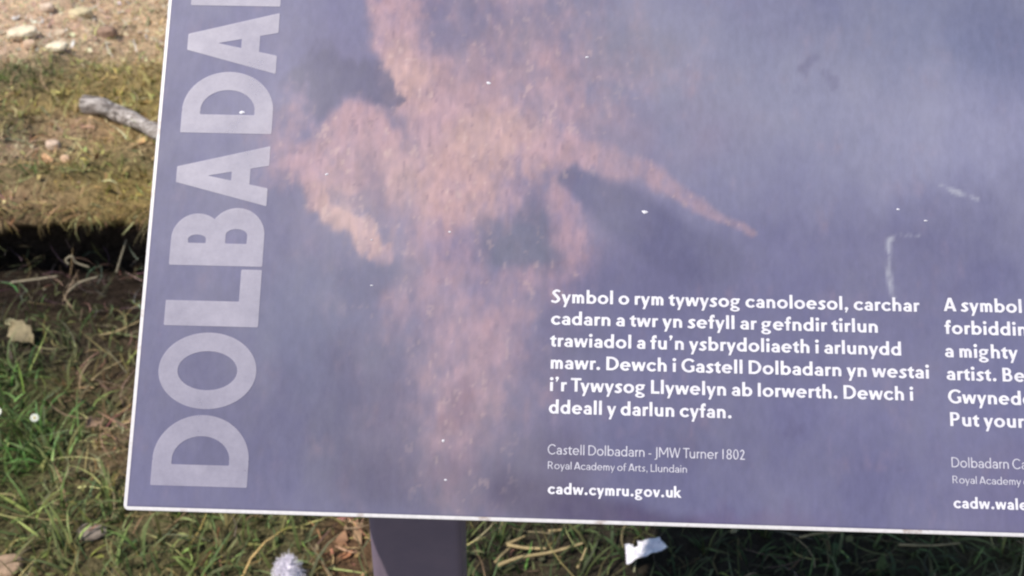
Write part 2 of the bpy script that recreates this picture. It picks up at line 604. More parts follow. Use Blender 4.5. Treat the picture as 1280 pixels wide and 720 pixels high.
# fallen leaf scraps and bracken crumbs
x, y, Wz = scatter(52000, ['rust', 'litter', 'soil', 'brown', 'pale', 'dry', 'moss', 'green', 'dark', 'lush'], [1.0, 0.6, 0.5, 0.35, 0.4, 0.3, 0.15, 0.08, 0.08, 0.02])
n = len(x)
lcol = np.einsum('kn,kc->nc', Wz ** 2 / (Wz ** 2).sum(0), BPAL)
mixr = RNG.random((n, 1))
lcol = np.where(mixr < 0.25, lcol * np.array((1.9, 1.75, 1.7)), np.where(mixr < 0.5, lcol * 0.45, lcol))
sz = 0.003 + 0.012 * RNG.random(n) ** 2.5
az = RNG.uniform(0, 2 * math.pi, n)
tl = RNG.normal(0, 0.55, (n, 2))
asp = RNG.uniform(0.3, 0.8, n)
tpl = np.array([(-1, 0, 0.15), (-0.3, 0.8, 0), (0.5, 0.6, -0.1), (1, 0, 0.25), (0.3, -0.75, 0.05), (-0.5, -0.6, -0.05)])
tv = np.tile(tpl, (n, 1, 1)) + RNG.normal(0, 0.2, (n, 6, 3))
tv[:, :, 1] *= asp[:, None]
tv *= sz[:, None, None]
tv[:, :, 2] += tv[:, :, 0] * tl[:, :1] + tv[:, :, 1] * tl[:, 1:]
ca, sa = np.cos(az)[:, None], np.sin(az)[:, None]
Vl = np.stack([tv[:, :, 0] * ca - tv[:, :, 1] * sa + x[:, None], tv[:, :, 0] * sa + tv[:, :, 1] * ca + y[:, None], tv[:, :, 2] + (surf_z(x, y) + 0.004 + 0.008 * RNG.random(n))[:, None]], -1).reshape(-1, 3)
b6 = (np.arange(n) * 6)[:, None]
Fl = np.concatenate([np.concatenate([b6, b6 + 1, b6 + 4, b6 + 5], 1), np.concatenate([b6 + 1, b6 + 2, b6 + 3, b6 + 4], 1)])
tag(mesh_np('leaf_litter', Vl, [Fl], MB_DRY, col=np.repeat(jitter(lcol, 0.3), 6, axis=0)), 'brown and rust coloured scraps of dead leaf scattered over the ground', kind='stuff')

# grit and small gravel on the upper slope
gmat, t, b = material('grit', rough=0.9, spec=0.15)
a_ = node(t, 'ShaderNodeAttribute', attribute_name='pigment')
t.links.new(mixc(t, 'MULTIPLY', 0.6, a_.outputs['Color'], ramp(t, noise(t, 120), [(0.3, 0.6), (0.7, 1.3)])), b.inputs['Base Color'])
x, y, Wz = scatter(3500, ['pale', 'soil', 'litter'], [1.0, 0.35, 0.2], (-2.45, 1.8, 2.1, 4.6))
n = len(x)
octv = np.array([(1, 0, 0), (0.3, 0.95, 0), (-0.8, 0.55, 0), (-0.75, -0.6, 0), (0.35, -0.9, 0), (0.1, 0.1, 0.75), (0, 0, -0.6)])
pv = octv[None] + RNG.normal(0, 0.18, (n, 7, 3))
pv *= (0.002 + 0.010 * RNG.random(n) ** 3)[:, None, None]
az = RNG.uniform(0, 6.28, n)
ca, sa = np.cos(az)[:, None], np.sin(az)[:, None]
Vp = np.stack([pv[:, :, 0] * ca - pv[:, :, 1] * sa + x[:, None], pv[:, :, 0] * sa + pv[:, :, 1] * ca + y[:, None], pv[:, :, 2] + surf_z(x, y)[:, None] + 0.002], -1).reshape(-1, 3)
b7 = np.arange(n) * 7
Tp = np.concatenate([np.stack([b7 + k, b7 + (k + 1) % 5, b7 + 5], 1) for k in range(5)] + [np.stack([b7 + (k + 1) % 5, b7 + k, b7 + 6], 1) for k in range(5)])
tag(mesh_np('gravel', Vp, [Tp], gmat, col=np.repeat(jitter(np.tile((0.55, 0.42, 0.30), (n, 1)), 0.35), 7, axis=0)), 'pale grit and small gravel on the slope above the bank', kind='stuff')

# ------------------------------------------------------------------ the sign
PWID, PHGT, THK = 1.04, 0.65, 0.012
sign = empty('information_sign', PANEL_M)
tag(sign, 'lavender information panel with white lettering, raised at an angle on dark posts', 'information sign')

# white board with a small rounded rim
rim_m, t, b = material('white_laminate', (0.78, 0.76, 0.76), 0.42, 0.4)
dirt = ramp(t, noise(t, 38, 5, 0.6), [(0.57, 0.0), (0.66, 1.0)])
fine = ramp(t, noise(t, 300, 3, 0.6), [(0.35, 0.9), (0.65, 1.02)])
cc = mixc(t, 'MIX', dirt, (0.60, 0.58, 0.59), (0.36, 0.29, 0.26))
t.links.new(mixc(t, 'MULTIPLY', 1.0, cc, fine), b.inputs['Base Color'])


def rrect(w_, h_, r, n=6):
    P = []
    for cx, cy, a0 in ((w_ - r, r, -90), (w_ - r, h_ - r, 0), (r, h_ - r, 90), (r, r, 180)):
        for k in range(n + 1):
            a = rad(a0 + 90 * k / n)
            P.append((cx + r * math.cos(a), cy + r * math.sin(a)))
    return np.array(P)


def rounded_board(w_, h_, thick, r, bev):
    rings = []
    for off, z in ((bev, 0.0), (bev * 0.3, -bev * 0.3), (0, -bev), (0, -thick + bev), (bev, -thick)):
        p = rrect(w_ - 2 * off, h_ - 2 * off, max(r - off, 0.0006)) + off
        rings.append(np.column_stack([p, np.full(len(p), z)]))
    V = np.concatenate(rings)
    n = len(rings[0])
    Q = []
    for i in range(len(rings) - 1):
        for k in range(n):
            Q.append((i * n + k, (i + 1) * n + k, (i + 1) * n + (k + 1) % n, i * n + (k + 1) % n))
    return V, [np.array(Q), np.array([list(range(n))]), np.array([list(range(4 * n, 5 * n))[::-1]])]


V, P_ = rounded_board(PWID, PHGT, THK, 0.0035, 0.0008)
board = mesh_np('board', V, P_, rim_m, sign)


# printed artwork: a plain wash of slate blue with warm pink drifts
def seg_dist(X, Y, pts):
    d = np.full(X.shape, 1e9)
    wv = np.zeros(X.shape)
    for (x0, y0, w0), (x1, y1, w1) in zip(pts[:-1], pts[1:]):
        dx, dy = x1 - x0, y1 - y0
        tt = np.clip(((X - x0) * dx + (Y - y0) * dy) / (dx * dx + dy * dy), 0, 1)
        dd = np.hypot(X - x0 - tt * dx, Y - y0 - tt * dy) / (w0 + (w1 - w0) * tt)
        d = np.minimum(d, dd)
    return d


def sst(a, b, x):
    t_ = np.clip((x - a) / (b - a), 0, 1)
    return t_ * t_ * (3 - 2 * t_)


RIM = 0.0026
nu, nv = 640, 400
U, Vv = np.meshgrid(np.linspace(RIM, PWID - RIM, nu), np.linspace(RIM, PHGT - RIM, nv))
# design units: 2 per millimetre, origin top left of the lower left part of the sheet
X = 155 + U * 2000.0
Y = 636 - Vv * 2000.0
nx, ny = fbm(X / 70, Y / 70, 5, 101), fbm(X / 70, Y / 70, 5, 111)
Xw, Yw = X + 42 * nx + 10 * fbm(X / 12, Y / 20, 3, 103), Y + 42 * ny + 14 * fbm(X / 11, Y / 24, 3, 113)
base = np.zeros(X.shape + (3,)) + lin((114, 113, 152))
big = fbm(X / 300, Y / 260, 4, 121)[..., None]
base = base * (1 + 0.24 * big + 0.10 * fbm(X / 90, Y / 80, 4, 127)[..., None])


def lay(mask, rgb):
    global base
    base = base * (1 - mask[..., None]) + np.asarray(rgb) * mask[..., None]


def blob(cx, cy, rx, ry, soft=0.6):
    d = np.hypot((Xw - cx) / rx, (Yw - cy) / ry)
    return 1 - sst(1 - soft, 1 + soft * 0.6, d)


# cool pale veils
lay(0.7 * blob(960, 60, 260, 160, 0.9), lin((154, 156, 182)))
lay(0.65 * blob(1230, 130, 190, 110, 0.9), lin((166, 167, 198)))
lay(0.35 * blob(1240, -60, 200, 130), lin((122, 136, 172)))
lay(0.40 * blob(1400, 380, 200, 220), lin((132, 134, 165)))
lay(0.30 * blob(1080, 560, 200, 120), lin((122, 120, 158)))
lay(0.5 * blob(1500, -150, 300, 220), lin((150, 150, 175)))
lay(0.6 * blob(430, 520, 190, 140, 0.9), lin((98, 96, 122)))
lay(0.4 * blob(250, 480, 90, 200, 0.9), lin((100, 98, 134)))
# warm drifts
warm = np.maximum.reduce([
    0.75 * (1 - sst(0.3, 1.4, seg_dist(Xw, Yw, [(470, -40, 50), (500, 60, 65), (570, 130, 95), (680, 150, 60), (730, 165, 30)]))),
    0.55 * (1 - sst(0.3, 1.4, seg_dist(X + 9 * nx, Y + 12 * ny, [(700, 155, 34), (800, 182, 20), (870, 224, 13), (940, 268, 7)]))),
    0.45 * blob(700, 60, 120, 150, 0.9),
    0.85 * blob(545, 190, 130, 100, 0.8), 0.85 * blob(425, 160, 105, 62), 0.5 * blob(330, 165, 55, 75, 0.8),
    0.8 * (1 - sst(0.35, 1.3, seg_dist(Xw, Yw, [(350, 170, 30), (400, 240, 32), (445, 300, 22)]))),
    0.5 * (1 - sst(0.2, 1.6, seg_dist(Xw, Yw, [(520, 260, 90), (570, 380, 110), (580, 470, 95), (575, 570, 75)]))),
    0.5 * (1 - sst(0.2, 1.4, seg_dist(Xw, Yw, [(690, 200, 28), (700, 290, 40), (640, 350, 60)]))),
    0.6 * blob(640, 80, 140, 120, 0.9), 0.5 * blob(560, 330, 150, 150, 0.9), 0.6 * blob(420, 215, 70, 60, 0.8), 0.5 * blob(620, -120, 160, 100), 0.25 * blob(820, 60, 90, 70)])
mauve = 0.75 * np.maximum.reduce([blob(575, 150, 230, 210, 0.9), blob(575, 420, 120, 200, 0.9), 0.7 * blob(790, 110, 140, 90, 0.9)]) * np.clip(0.7 + 0.8 * fbm(X / 60, Y / 70, 4, 133), 0, 1)
lay(mauve, lin((158, 138, 160)))
tex = 0.5 + 0.5 * fbm(X / 16, Y / 26, 4, 131)
warmc = lin((214, 172, 178)) * (0.70 + 0.5 * tex[..., None])
orange = np.maximum(0.8 * blob(415, 250, 50, 60), 0.7 * np.maximum(blob(600, 150, 60, 45), blob(480, 60, 60, 50)))
orange = np.maximum(orange, 0.45 * blob(560, 200, 110, 60))
warmc = warmc * (1 - orange[..., None]) + lin((228, 186, 172)) * (0.76 + 0.5 * tex[..., None]) * orange[..., None]
rag = fbm(X / 40, Y / 50, 5, 141) * 0.55 + fbm(X / 9, Y / 18, 4, 143) * 0.45
wm = sst(0.05, 0.85, warm + 0.55 * rag) * (0.42 + 0.42 * warm) * np.clip(0.92 + 0.35 * fbm(X / 7, Y / 13, 3, 147), 0.4, 1)
base = base * (1 - wm[..., None]) + warmc * wm[..., None]
# cool islands
lay(0.85 * (1 - sst(0.5, 1.1, seg_dist(Xw, Yw, [(360, 70, 48), (420, 62, 40), (485, 95, 12)]))), lin((104, 101, 134)))
lay(0.85 * blob(632, 272, 50, 52), lin((106, 110, 138)))
lay(0.6 * blob(452, 215, 22, 44), lin((134, 118, 146)))
lay(0.8 * (1 - sst(0.6, 1.25, seg_dist(X + 14 * nx, Y + 14 * ny, [(705, 200, 18), (770, 232, 36), (850, 285, 40), (900, 310, 30)]))), lin((98, 98, 136)))
lay(0.6 * blob(800, 330, 120, 60, 0.8), lin((104, 102, 140)))
lay(0.8 * blob(430, 335, 70, 36), lin((98, 99, 136)))
lay(0.35 * blob(350, 560, 34, 90), lin((92, 92, 140)))
lay(0.5 * blob(360, 390, 60, 80), lin((116, 120, 152)))
lay(0.45 * blob(640, 575, 120, 60), lin((104, 95, 126)))
lay(0.75 * (1 - sst(0.4, 1.5, seg_dist(X + 12 * nx, Y + 12 * ny, [(640, 600, 22), (700, 618, 30), (790, 632, 26), (860, 640, 18)]))), lin((66, 52, 94)))
lay(0.4 * (1 - sst(0.2, 1.5, seg_dist(X + 14 * nx, Y + 14 * ny, [(460, 590, 40), (640, 600, 50), (700, 560, 40)]))), lin((92, 84, 112)))
lay(0.45 * blob(570, 490, 26, 30), lin((122, 92, 116)))
lay(0.4 * blob(900, 640, 130, 26), lin((108, 88, 128)))
lay(0.30 * blob(1290, 600, 120, 90), lin((118, 108, 146)))
lay(0.45 * blob(785, 20, 70, 40), lin((124, 122, 146)))
for bx, by, br in ((1015, 30, 14), (1050, 60, 10), (870, 540, 12), (1005, 515, 14), (1125, 545, 8), (1195, 330, 16), (930, 470, 10)):
    lay(0.35 * blob(bx, by, br, br * 1.1), lin((98, 94, 132)))
# a few pale dry-brush strokes
for pts in ([(1117, 345, 5), (1114, 300, 5), (1116, 268, 4), (1130, 263, 4), (1152, 262, 4)], [(1186, 195, 3), (1204, 205, 5), (1232, 214, 3)]):
    m1 = (1 - sst(0.3, 1.2, seg_dist(X + 5 * nx, Y + 5 * ny, pts))) * np.clip(0.6 + 1.3 * fbm(X / 8, Y / 12, 3, 151), 0, 1)
    lay(0.85 * m1, lin((188, 190, 208)))
fleck = sst(0.40, 0.62, fbm(X / 7, Y / 12, 3, 161)) * warm
lay(0.55 * fleck, lin((226, 196, 190)))
fleck2 = sst(0.38, 0.6, fbm(X / 8, Y / 14, 3, 171)) * warm
lay(0.45 * fleck2, lin((124, 102, 130)))
streak = fbm(X / 5, Y / 16, 3, 181) * 0.6 + fbm(X / 22, Y / 22, 4, 187) * 0.6
base = base * (1 + (0.05 + 0.20 * warm) * streak)[..., None]
edge = np.minimum.reduce([U - RIM, Vv - RIM, PWID - RIM - U, PHGT - RIM - Vv])
lay(0.45 * (edge < 0.0012), lin((84, 78, 118)))
base = np.clip(base, 0.01, 0.8)
PSC = 0.58                                    # ink density
V = np.stack([U, Vv, np.full(U.shape, 0.0003)], -1).reshape(-1, 3)
i, j = np.meshgrid(np.arange(nv - 1), np.arange(nu - 1), indexing='ij')
a = (i * nu + j).ravel()
F = np.stack([a, a + 1, a + nu + 1, a + nu], 1)
pm, t, b = material('printed_sheet', rough=0.55, spec=0.35)
at = node(t, 'ShaderNodeAttribute', attribute_name='pigment')
c = mixc(t, 'MULTIPLY', 0.5, at.outputs['Color'], ramp(t, noise(t, 210, 4, 0.6, stretch=(1.0, 0.45, 1)), [(0.3, 0.86), (0.7, 1.14)]))
dust = ramp(t, noise(t, 7, 7, 0.68, stretch=(1.0, 0.6, 1)), [(0.42, 0.0), (0.72, 0.22)])
c = mixc(t, 'MIX', dust, c, (0.34, 0.33, 0.36))
t.links.new(c, b.inputs['Base Color'])
t.links.new(ramp(t, noise(t, 9, 5, 0.6), [(0.3, 0.5), (0.7, 0.62)]), b.inputs['Roughness'])
art = mesh_np('artwork', V, [F], pm, sign, col=base.reshape(-1, 3) * PSC)


# ------------------------------------------------------------------ lettering: humanist sans letters described as shapes, then traced to faces
class G:
    """a glyph as a signed field; unit = cap height"""
    XH, ASC, DESC = 0.665, 1.03, -0.31


def f_rect(x0, x1, y0, y1):
    return lambda X, Y: np.maximum(np.maximum(x0 - X, X - x1), np.maximum(y0 - Y, Y - y1))


def f_ell(cx, cy, rx, ry):
    return lambda X, Y: (np.hypot((X - cx) / rx, (Y - cy) / ry) - 1) * min(rx, ry)


def f_poly(P):
    P = np.asarray(P, float)

    def f(X, Y):
        d = np.full(X.shape, 1e9)
        s = np.zeros(X.shape, bool)
        for k in range(len(P)):
            (x0, y0), (x1, y1) = P[k], P[(k + 1) % len(P)]
            dx, dy = x1 - x0, y1 - y0
            tt = np.clip(((X - x0) * dx + (Y - y0) * dy) / (dx * dx + dy * dy + 1e-12), 0, 1)
            d = np.minimum(d, np.hypot(X - x0 - tt * dx, Y - y0 - tt * dy))
            cr = ((y0 > Y) != (y1 > Y)) & (X < (x1 - x0) * (Y - y0) / (y1 - y0 + 1e-12) + x0)
            s ^= cr
        return np.where(s, -d, d)
    return f


def f_stroke(P, wd, n=14):
    """a bent pen stroke with blunt ends; wd a width or (start, mid, end)"""
    Q = smooth_line(P, n)[:, :2] if len(P) > 2 else np.asarray(P, float)
    ws = np.interp(np.linspace(0, 1, len(Q)), [0, 0.5, 1], wd if isinstance(wd, tuple) else (wd, wd, wd)) / 2

    def f(X, Y):
        d = np.full(X.shape, 1e9)
        for k in range(len(Q) - 1):
            (x0, y0), (x1, y1) = Q[k], Q[k + 1]
            dx, dy = x1 - x0, y1 - y0
            ll = math.hypot(dx, dy)
            tr = ((X - x0) * dx + (Y - y0) * dy) / (ll * ll)
            tt = np.clip(tr, 0, 1)
            e = np.hypot(X - x0 - tt * dx, Y - y0 - tt * dy) - (ws[k] + (ws[k + 1] - ws[k]) * tt)
            if k == 0:
                e = np.where(tr < 0, np.maximum(e, -tr * ll), e)
            if k == len(Q) - 2:
                e = np.where(tr > 1, np.maximum(e, (tr - 1) * ll), e)
            d = np.minimum(d, e)
        return d
    return f


def f_or(*fs):
    return lambda X, Y: np.minimum.reduce([f(X, Y) for f in fs])


def f_and(*fs):
    return lambda X, Y: np.maximum.reduce([f(X, Y) for f in fs])


def f_sub(a, *bs):
    return lambda X, Y: np.maximum.reduce([a(X, Y)] + [-b_(X, Y) for b_ in bs])


def f_ring(cx, cy, rx, ry, wx, wy):
    return f_sub(f_ell(cx, cy, rx, ry), f_ell(cx, cy, rx - wx, ry - wy))


def f_line(x0, y0, x1, y1, wd, ylo, yhi):
    """slanted bar with level ends; wd measured along x"""
    def xa(y):
        return x0 + (x1 - x0) * (y - y0) / (y1 - y0)
    h = wd / 2
    return f_poly([(xa(ylo) - h, ylo), (xa(ylo) + h, ylo), (xa(yhi) + h, yhi), (xa(yhi) - h, yhi)])


def glyph(ch, s):
    """returns (field, left, right) for stem width s"""
    XH, A_, D_ = G.XH, G.ASC, G.DESC
    h = s * 0.82                               # thin strokes
    m = XH / 2
    o = 0.012

    def arch(x0, x1, yb=0.0, top=XH + 0.012, hw=None):
        cx, rx, ry = (x0 + x1) / 2, (x1 - x0) / 2, 0.30
        cy = top - ry
        return f_or(f_and(f_ring(cx, cy, rx, ry, s, hw or h), f_rect(x0 - 1, x1 + 1, cy, 2)), f_rect(x1 - s, x1, yb, cy + 0.005))
    bowl = lambda cx, r=0.33: f_ring(cx, m, r, m + o, s, h)
    if ch == 'o':
        return f_ring(0.36, m, 0.355, m + o, s, h), 0.005, 0.715
    if ch == 'l':
        return f_rect(0, s, 0, A_), 0, s
    if ch == 'i':
        return f_or(f_rect(0, s, 0, XH), f_ell(s / 2, 0.90, s * 0.62, s * 0.62)), 0, s
    if ch == 'n':
        return f_or(f_rect(0, s, 0, XH), arch(0, 0.58)), 0, 0.58
    if ch == 'h':
        return f_or(f_rect(0, s, 0, A_), arch(0, 0.58)), 0, 0.58
    if ch == 'm':
        d = 0.43 + s * 0.35
        return f_or(f_rect(0, s, 0, XH), arch(0, d), arch(d - s, 2 * d - s)), 0, 2 * d - s
    if ch == 'u':
        g0 = f_or(f_rect(0, s, 0, XH), arch(0, 0.58))
        return (lambda X, Y: g0(0.58 - X, XH - Y)), 0, 0.58
    if ch == 'r':
        return f_or(f_rect(0, s, 0, XH), f_and(arch(0, 0.60), f_rect(-1, 0.20 + s * 0.9, 0.36, 2))), 0, 0.20 + s * 0.9
    if ch == 'b':
        return f_or(f_rect(0, s, 0, A_), f_and(bowl(0.33), f_rect(s * 0.3, 2, -1, 2))), 0, 0.66
    if ch == 'd':
        return f_or(f_rect(0.66 - s, 0.66, 0, A_), f_and(bowl(0.33), f_rect(-1, 0.66 - s * 0.3, -1, 2))), 0, 0.66
    if ch == 'p':
        return f_or(f_rect(0, s, D_, XH), f_and(bowl(0.33), f_rect(s * 0.3, 2, -1, 2))), 0, 0.66
    if ch == 'c':
        return f_sub(f_ring(0.36, m, 0.355, m + o, s, h), f_poly([(0.40, m), (0.62, m + 0.2), (0.9, m + 0.32), (0.9, m - 0.32), (0.62, m - 0.2)])), 0.005, 0.60
    if ch == 'e':
        r = f_sub(f_ring(0.35, m, 0.345, m + o, s, h), f_poly([(0.40, m - 0.045), (1, m - 0.045), (1, m - 0.25), (0.60, m - 0.21)]))
        return f_or(r, f_rect(s * 0.6, 0.66, m - 0.05, m - 0.05 + h * 0.75)), 0.005, 0.695
    if ch == 'a':
        W_ = 0.56
        top = f_and(f_ring(0.285, 0.40, 0.275, 0.277, s, h), f_rect(0.05, 2, 0.42, 2), f_poly([(0.02, 0.5), (0.2, 0.44), (1, 0.2), (1, 1), (0.02, 1)]))
        low = f_and(f_ring(0.27, 0.195, 0.27, 0.207, s * 0.95, h * 0.8), f_rect(-1, W_ - s * 0.4, -1, 2))
        return f_or(top, f_rect(W_ - s, W_, 0, 0.42), low), 0, W_
    if ch == 's':
        return f_stroke([(0.41, 0.585), (0.26, 0.605), (0.115, 0.50), (0.25, 0.345), (0.375, 0.18), (0.23, 0.055), (0.035, 0.09)], (h, s, h)), 0.02, 0.46
    if ch == 't':
        return f_or(f_rect(0.10, 0.10 + s, 0.12, 0.72), f_poly([(0.10, 0.66), (0.10 + s, 0.66), (0.10 + s, 0.86), (0.10, 0.74)]), f_rect(0, 0.42, XH - h * 0.9, XH),
                    f_and(f_ring(0.10 + 0.21, 0.20, 0.21, 0.212, s, h), f_rect(0, 0.40, -1, 0.2))), 0, 0.42
    if ch == 'f':
        return f_or(f_rect(0.10, 0.10 + s, 0, 0.82), f_rect(0, 0.40, XH - h * 0.9, XH), f_and(f_ring(0.10 + 0.22, 0.80, 0.22, 0.24, s, h), f_rect(0, 0.42, 0.80, 2))), 0, 0.42
    if ch == 'g':
        up = f_ring(0.29, 0.445, 0.285, 0.232, s * 0.92, h * 0.8)
        dn = f_ring(0.30, -0.135, 0.315, 0.185, s * 0.85, h * 0.75)
        link = f_stroke([(0.16, 0.29), (0.09, 0.17), (0.16, 0.075), (0.36, 0.03)], h * 0.85)
        return f_or(up, dn, link, f_rect(0.42, 0.63, XH - h * 0.8, XH)), 0, 0.63
    if ch == 'v':
        return f_or(f_line(s * 0.55, XH, 0.31, 0, s * 1.1, 0, XH), f_line(0.62 - h * 0.5, XH, 0.31, 0, h, 0, XH)), 0, 0.62
    if ch == 'y':
        return f_or(f_line(s * 0.55, XH, 0.32, 0.0, s * 1.1, 0.0, XH), f_line(0.63 - h * 0.5, XH, 0.315, 0.0, h, D_, XH)), 0, 0.63
    if ch == 'w':
        return f_or(f_line(s * 0.55, XH, 0.25, 0, s * 1.05, 0, XH), f_line(0.47, XH, 0.26, 0, h * 0.95, 0, XH), f_line(0.47, XH, 0.68, 0, s * 1.0, 0, XH),
                    f_line(0.94 - h * 0.5, XH, 0.69, 0, h * 0.95, 0, XH)), 0, 0.94
    if ch == 'k':
        return f_or(f_rect(0, s, 0, A_), f_line(0.50, XH, 0.12, 0.25, h * 1.25, 0.24, XH), f_line(0.25, 0.36, 0.53, 0, s * 1.2, 0, 0.40)), 0, 0.60
    if ch == ',':
        return f_or(f_ell(s * 0.6, s * 0.55, s * 0.62, s * 0.62), f_poly([(s * 0.5, s * 0.3), (s * 1.2, s * 0.5), (s * 0.55, -0.20), (s * 0.1, -0.18)])), 0, s * 1.2
    if ch == '.':
        return f_ell(s * 0.62, s * 0.56, s * 0.62, s * 0.62), 0, s * 1.24
    if ch == "'":
        return f_or(f_ell(s * 0.6, 0.95, s * 0.58, s * 0.58), f_poly([(s * 0.5, 0.90), (s * 1.18, 0.93), (s * 0.55, 0.68), (s * 0.15, 0.70)])), 0, s * 1.2
    if ch == '-':
        return f_rect(0, 0.30, 0.26, 0.26 + h), 0, 0.30
    # capitals and figures
    if ch == 'D':
        W_ = 0.82
        body = f_sub(f_or(f_and(f_ell(0.30, 0.5, W_ - 0.30, 0.5), f_rect(0.30, 2, -1, 2)), f_rect(0, 0.301, 0, 1)),
                     f_and(f_or(f_and(f_ell(0.30, 0.5, W_ - 0.30 - s, 0.5 - h), f_rect(0.30, 2, -1, 2)), f_rect(s, 0.301, h, 1 - h)), f_rect(s, 2, -1, 2)))
        return body, 0, W_
    if ch == 'O':
        return f_ring(0.5, 0.5, 0.5, 0.515, s, h), 0, 1.0
    if ch == 'L':
        return f_or(f_rect(0, s, 0, 1), f_rect(0, 0.56, 0, h * 1.1)), 0, 0.56
    if ch == 'T':
        return f_or(f_rect(0.35 - s / 2, 0.35 + s / 2, 0, 1), f_rect(0, 0.70, 1 - h * 1.05, 1)), 0, 0.70
    if ch == 'I' or ch == '1':
        if ch == '1':
            return f_rect(0.12, 0.12 + s, 0, 1), 0.0, 0.24 + s
        return f_rect(0, s, 0, 1), 0, s
    if ch == 'A':
        W_ = 0.84
        t_ = W_ / 2
        l_ = f_poly([(0, 0), (s * 1.02, 0), (t_ + 0.07, 1), (t_ - 0.11, 1)])
        r_ = f_poly([(W_, 0), (W_ - s * 1.12, 0), (t_ - 0.09, 1), (t_ + 0.11, 1)])
        return f_or(f_and(l_, f_rect(-1, 2, 0, 1)), r_, f_rect(0.16, W_ - 0.16, 0.20, 0.20 + h)), 0, W_
    if ch in 'BPR':
        W_ = 0.62

        def lobe(yb, yt, w_):
            ry = (yt - yb) / 2
            xc = w_ - ry * 1.0
            cy = (yt + yb) / 2
            out = f_or(f_and(f_ell(xc, cy, ry, ry), f_rect(xc, 2, -1, 2)), f_rect(0, xc + 0.001, yb, yt))
            inn = f_or(f_and(f_ell(xc, cy, ry - s * 0.95, ry - h * 0.92), f_rect(xc, 2, -1, 2)), f_rect(s, xc + 0.001, yb + h * 0.92, yt - h * 0.92))
            return f_sub(out, inn)
        if ch == 'B':
            return f_or(lobe(0, 0.50 + h * 0.5, W_ + 0.02), lobe(0.50 - h * 0.3, 1, W_ - 0.05)), 0, W_ + 0.02
        if ch == 'P':
            return f_or(f_rect(0, s, 0, 1), lobe(0.40, 1, W_)), 0, W_
        return f_or(f_rect(0, s, 0, 1), lobe(0.42, 1, W_), f_line(0.36, 0.46, 0.62, 0, s * 1.15, 0, 0.46)), 0, 0.73
    if ch == 'S':
        return f_stroke([(0.50, 0.885), (0.30, 0.93), (0.125, 0.76), (0.32, 0.52), (0.475, 0.27), (0.27, 0.07), (0.03, 0.13)], (h, s * 1.05, h)), 0.02, 0.57
    if ch in 'CG':
        g0 = f_sub(f_ring(0.5, 0.5, 0.49, 0.515, s, h), f_poly([(0.55, 0.5), (0.80, 0.80), (1.2, 1.0), (1.2, 0.0), (0.80, 0.20)]), f_rect(0.86, 2, -1, 2))
        if ch == 'C':
            return g0, 0.01, 0.86
        return f_or(g0, f_rect(0.86 - s, 0.86, 0.08, 0.50), f_rect(0.60, 0.86, 0.50 - h * 0.85, 0.50)), 0.01, 0.86
    if ch == 'M':
        W_ = 0.98
        return f_or(f_rect(0, s * 0.92, 0, 1), f_rect(W_ - s * 0.92, W_, 0, 1), f_line(s * 0.6, 1, W_ / 2, 0.28, s * 1.15, 0.28, 1), f_line(W_ - s * 0.6, 1, W_ / 2, 0.28, s * 1.05, 0.28, 1)), 0, W_
    if ch == 'N':
        W_ = 0.84
        return f_or(f_rect(0, s * 0.9, 0, 1), f_rect(W_ - s * 0.9, W_, 0, 1), f_line(s * 0.55, 1, W_ - s * 0.55, 0, s * 1.25, 0, 1)), 0, W_
    if ch == 'W':
        return f_or(f_line(s * 0.5, 1, 0.32, 0, s * 1.02, 0, 1), f_line(0.60, 1, 0.33, 0, h * 0.95, 0, 1), f_line(0.60, 1, 0.87, 0, s * 0.98, 0, 1), f_line(1.20 - h * 0.5, 1, 0.88, 0, h * 0.95, 0, 1)), 0, 1.2
    if ch == 'J':
        return f_or(f_rect(0.10, 0.10 + s, -0.05, 1), f_stroke([(0.10 + s / 2, 0.0), (0.07 + s / 2, -0.14), (-0.04, -0.21)], (s, s, h))), 0.0, 0.10 + s
    if ch == '8':
        return f_or(f_ring(0.30, 0.745, 0.25, 0.265, s * 0.95, h * 0.85), f_ring(0.30, 0.275, 0.29, 0.285, s, h)), 0.01, 0.59
    if ch == '0':
        return f_ring(0.30, 0.5, 0.29, 0.51, s, h), 0.01, 0.59
    if ch == '2':
        return f_or(f_stroke([(0.08, 0.80), (0.27, 0.94), (0.44, 0.76), (0.34, 0.48), (0.10, h * 0.5)], (h, s, s)), f_rect(0.03, 0.55, 0, h)), 0.02, 0.56
    raise KeyError(ch)


ROUND_L, ROUND_R = set('oecdgqOCGQ0'), set('oebpODCG0')
DIAG = set('vwyAVWTky')


def bearing(ch, s):
    b0 = 0.085 + (0.14 - s) * 0.15
    l = b0 * (0.55 if ch in ROUND_L else 0.12 if ch in DIAG else 1.0)
    r = b0 * (0.55 if ch in ROUND_R else 0.12 if ch in DIAG else 0.75 if ch in 'craestf' else 1.0)
    if ch == 'a':
        l = b0 * 0.6
    if ch in 'tf':
        l = b0 * 0.25
        r = b0 * 0.2
    if ch == 'r':
        r = b0 * 0.15
    if ch == 'L':
        r = b0 * 0.2
    return l, r


_CACHE = {}
CASES = {}


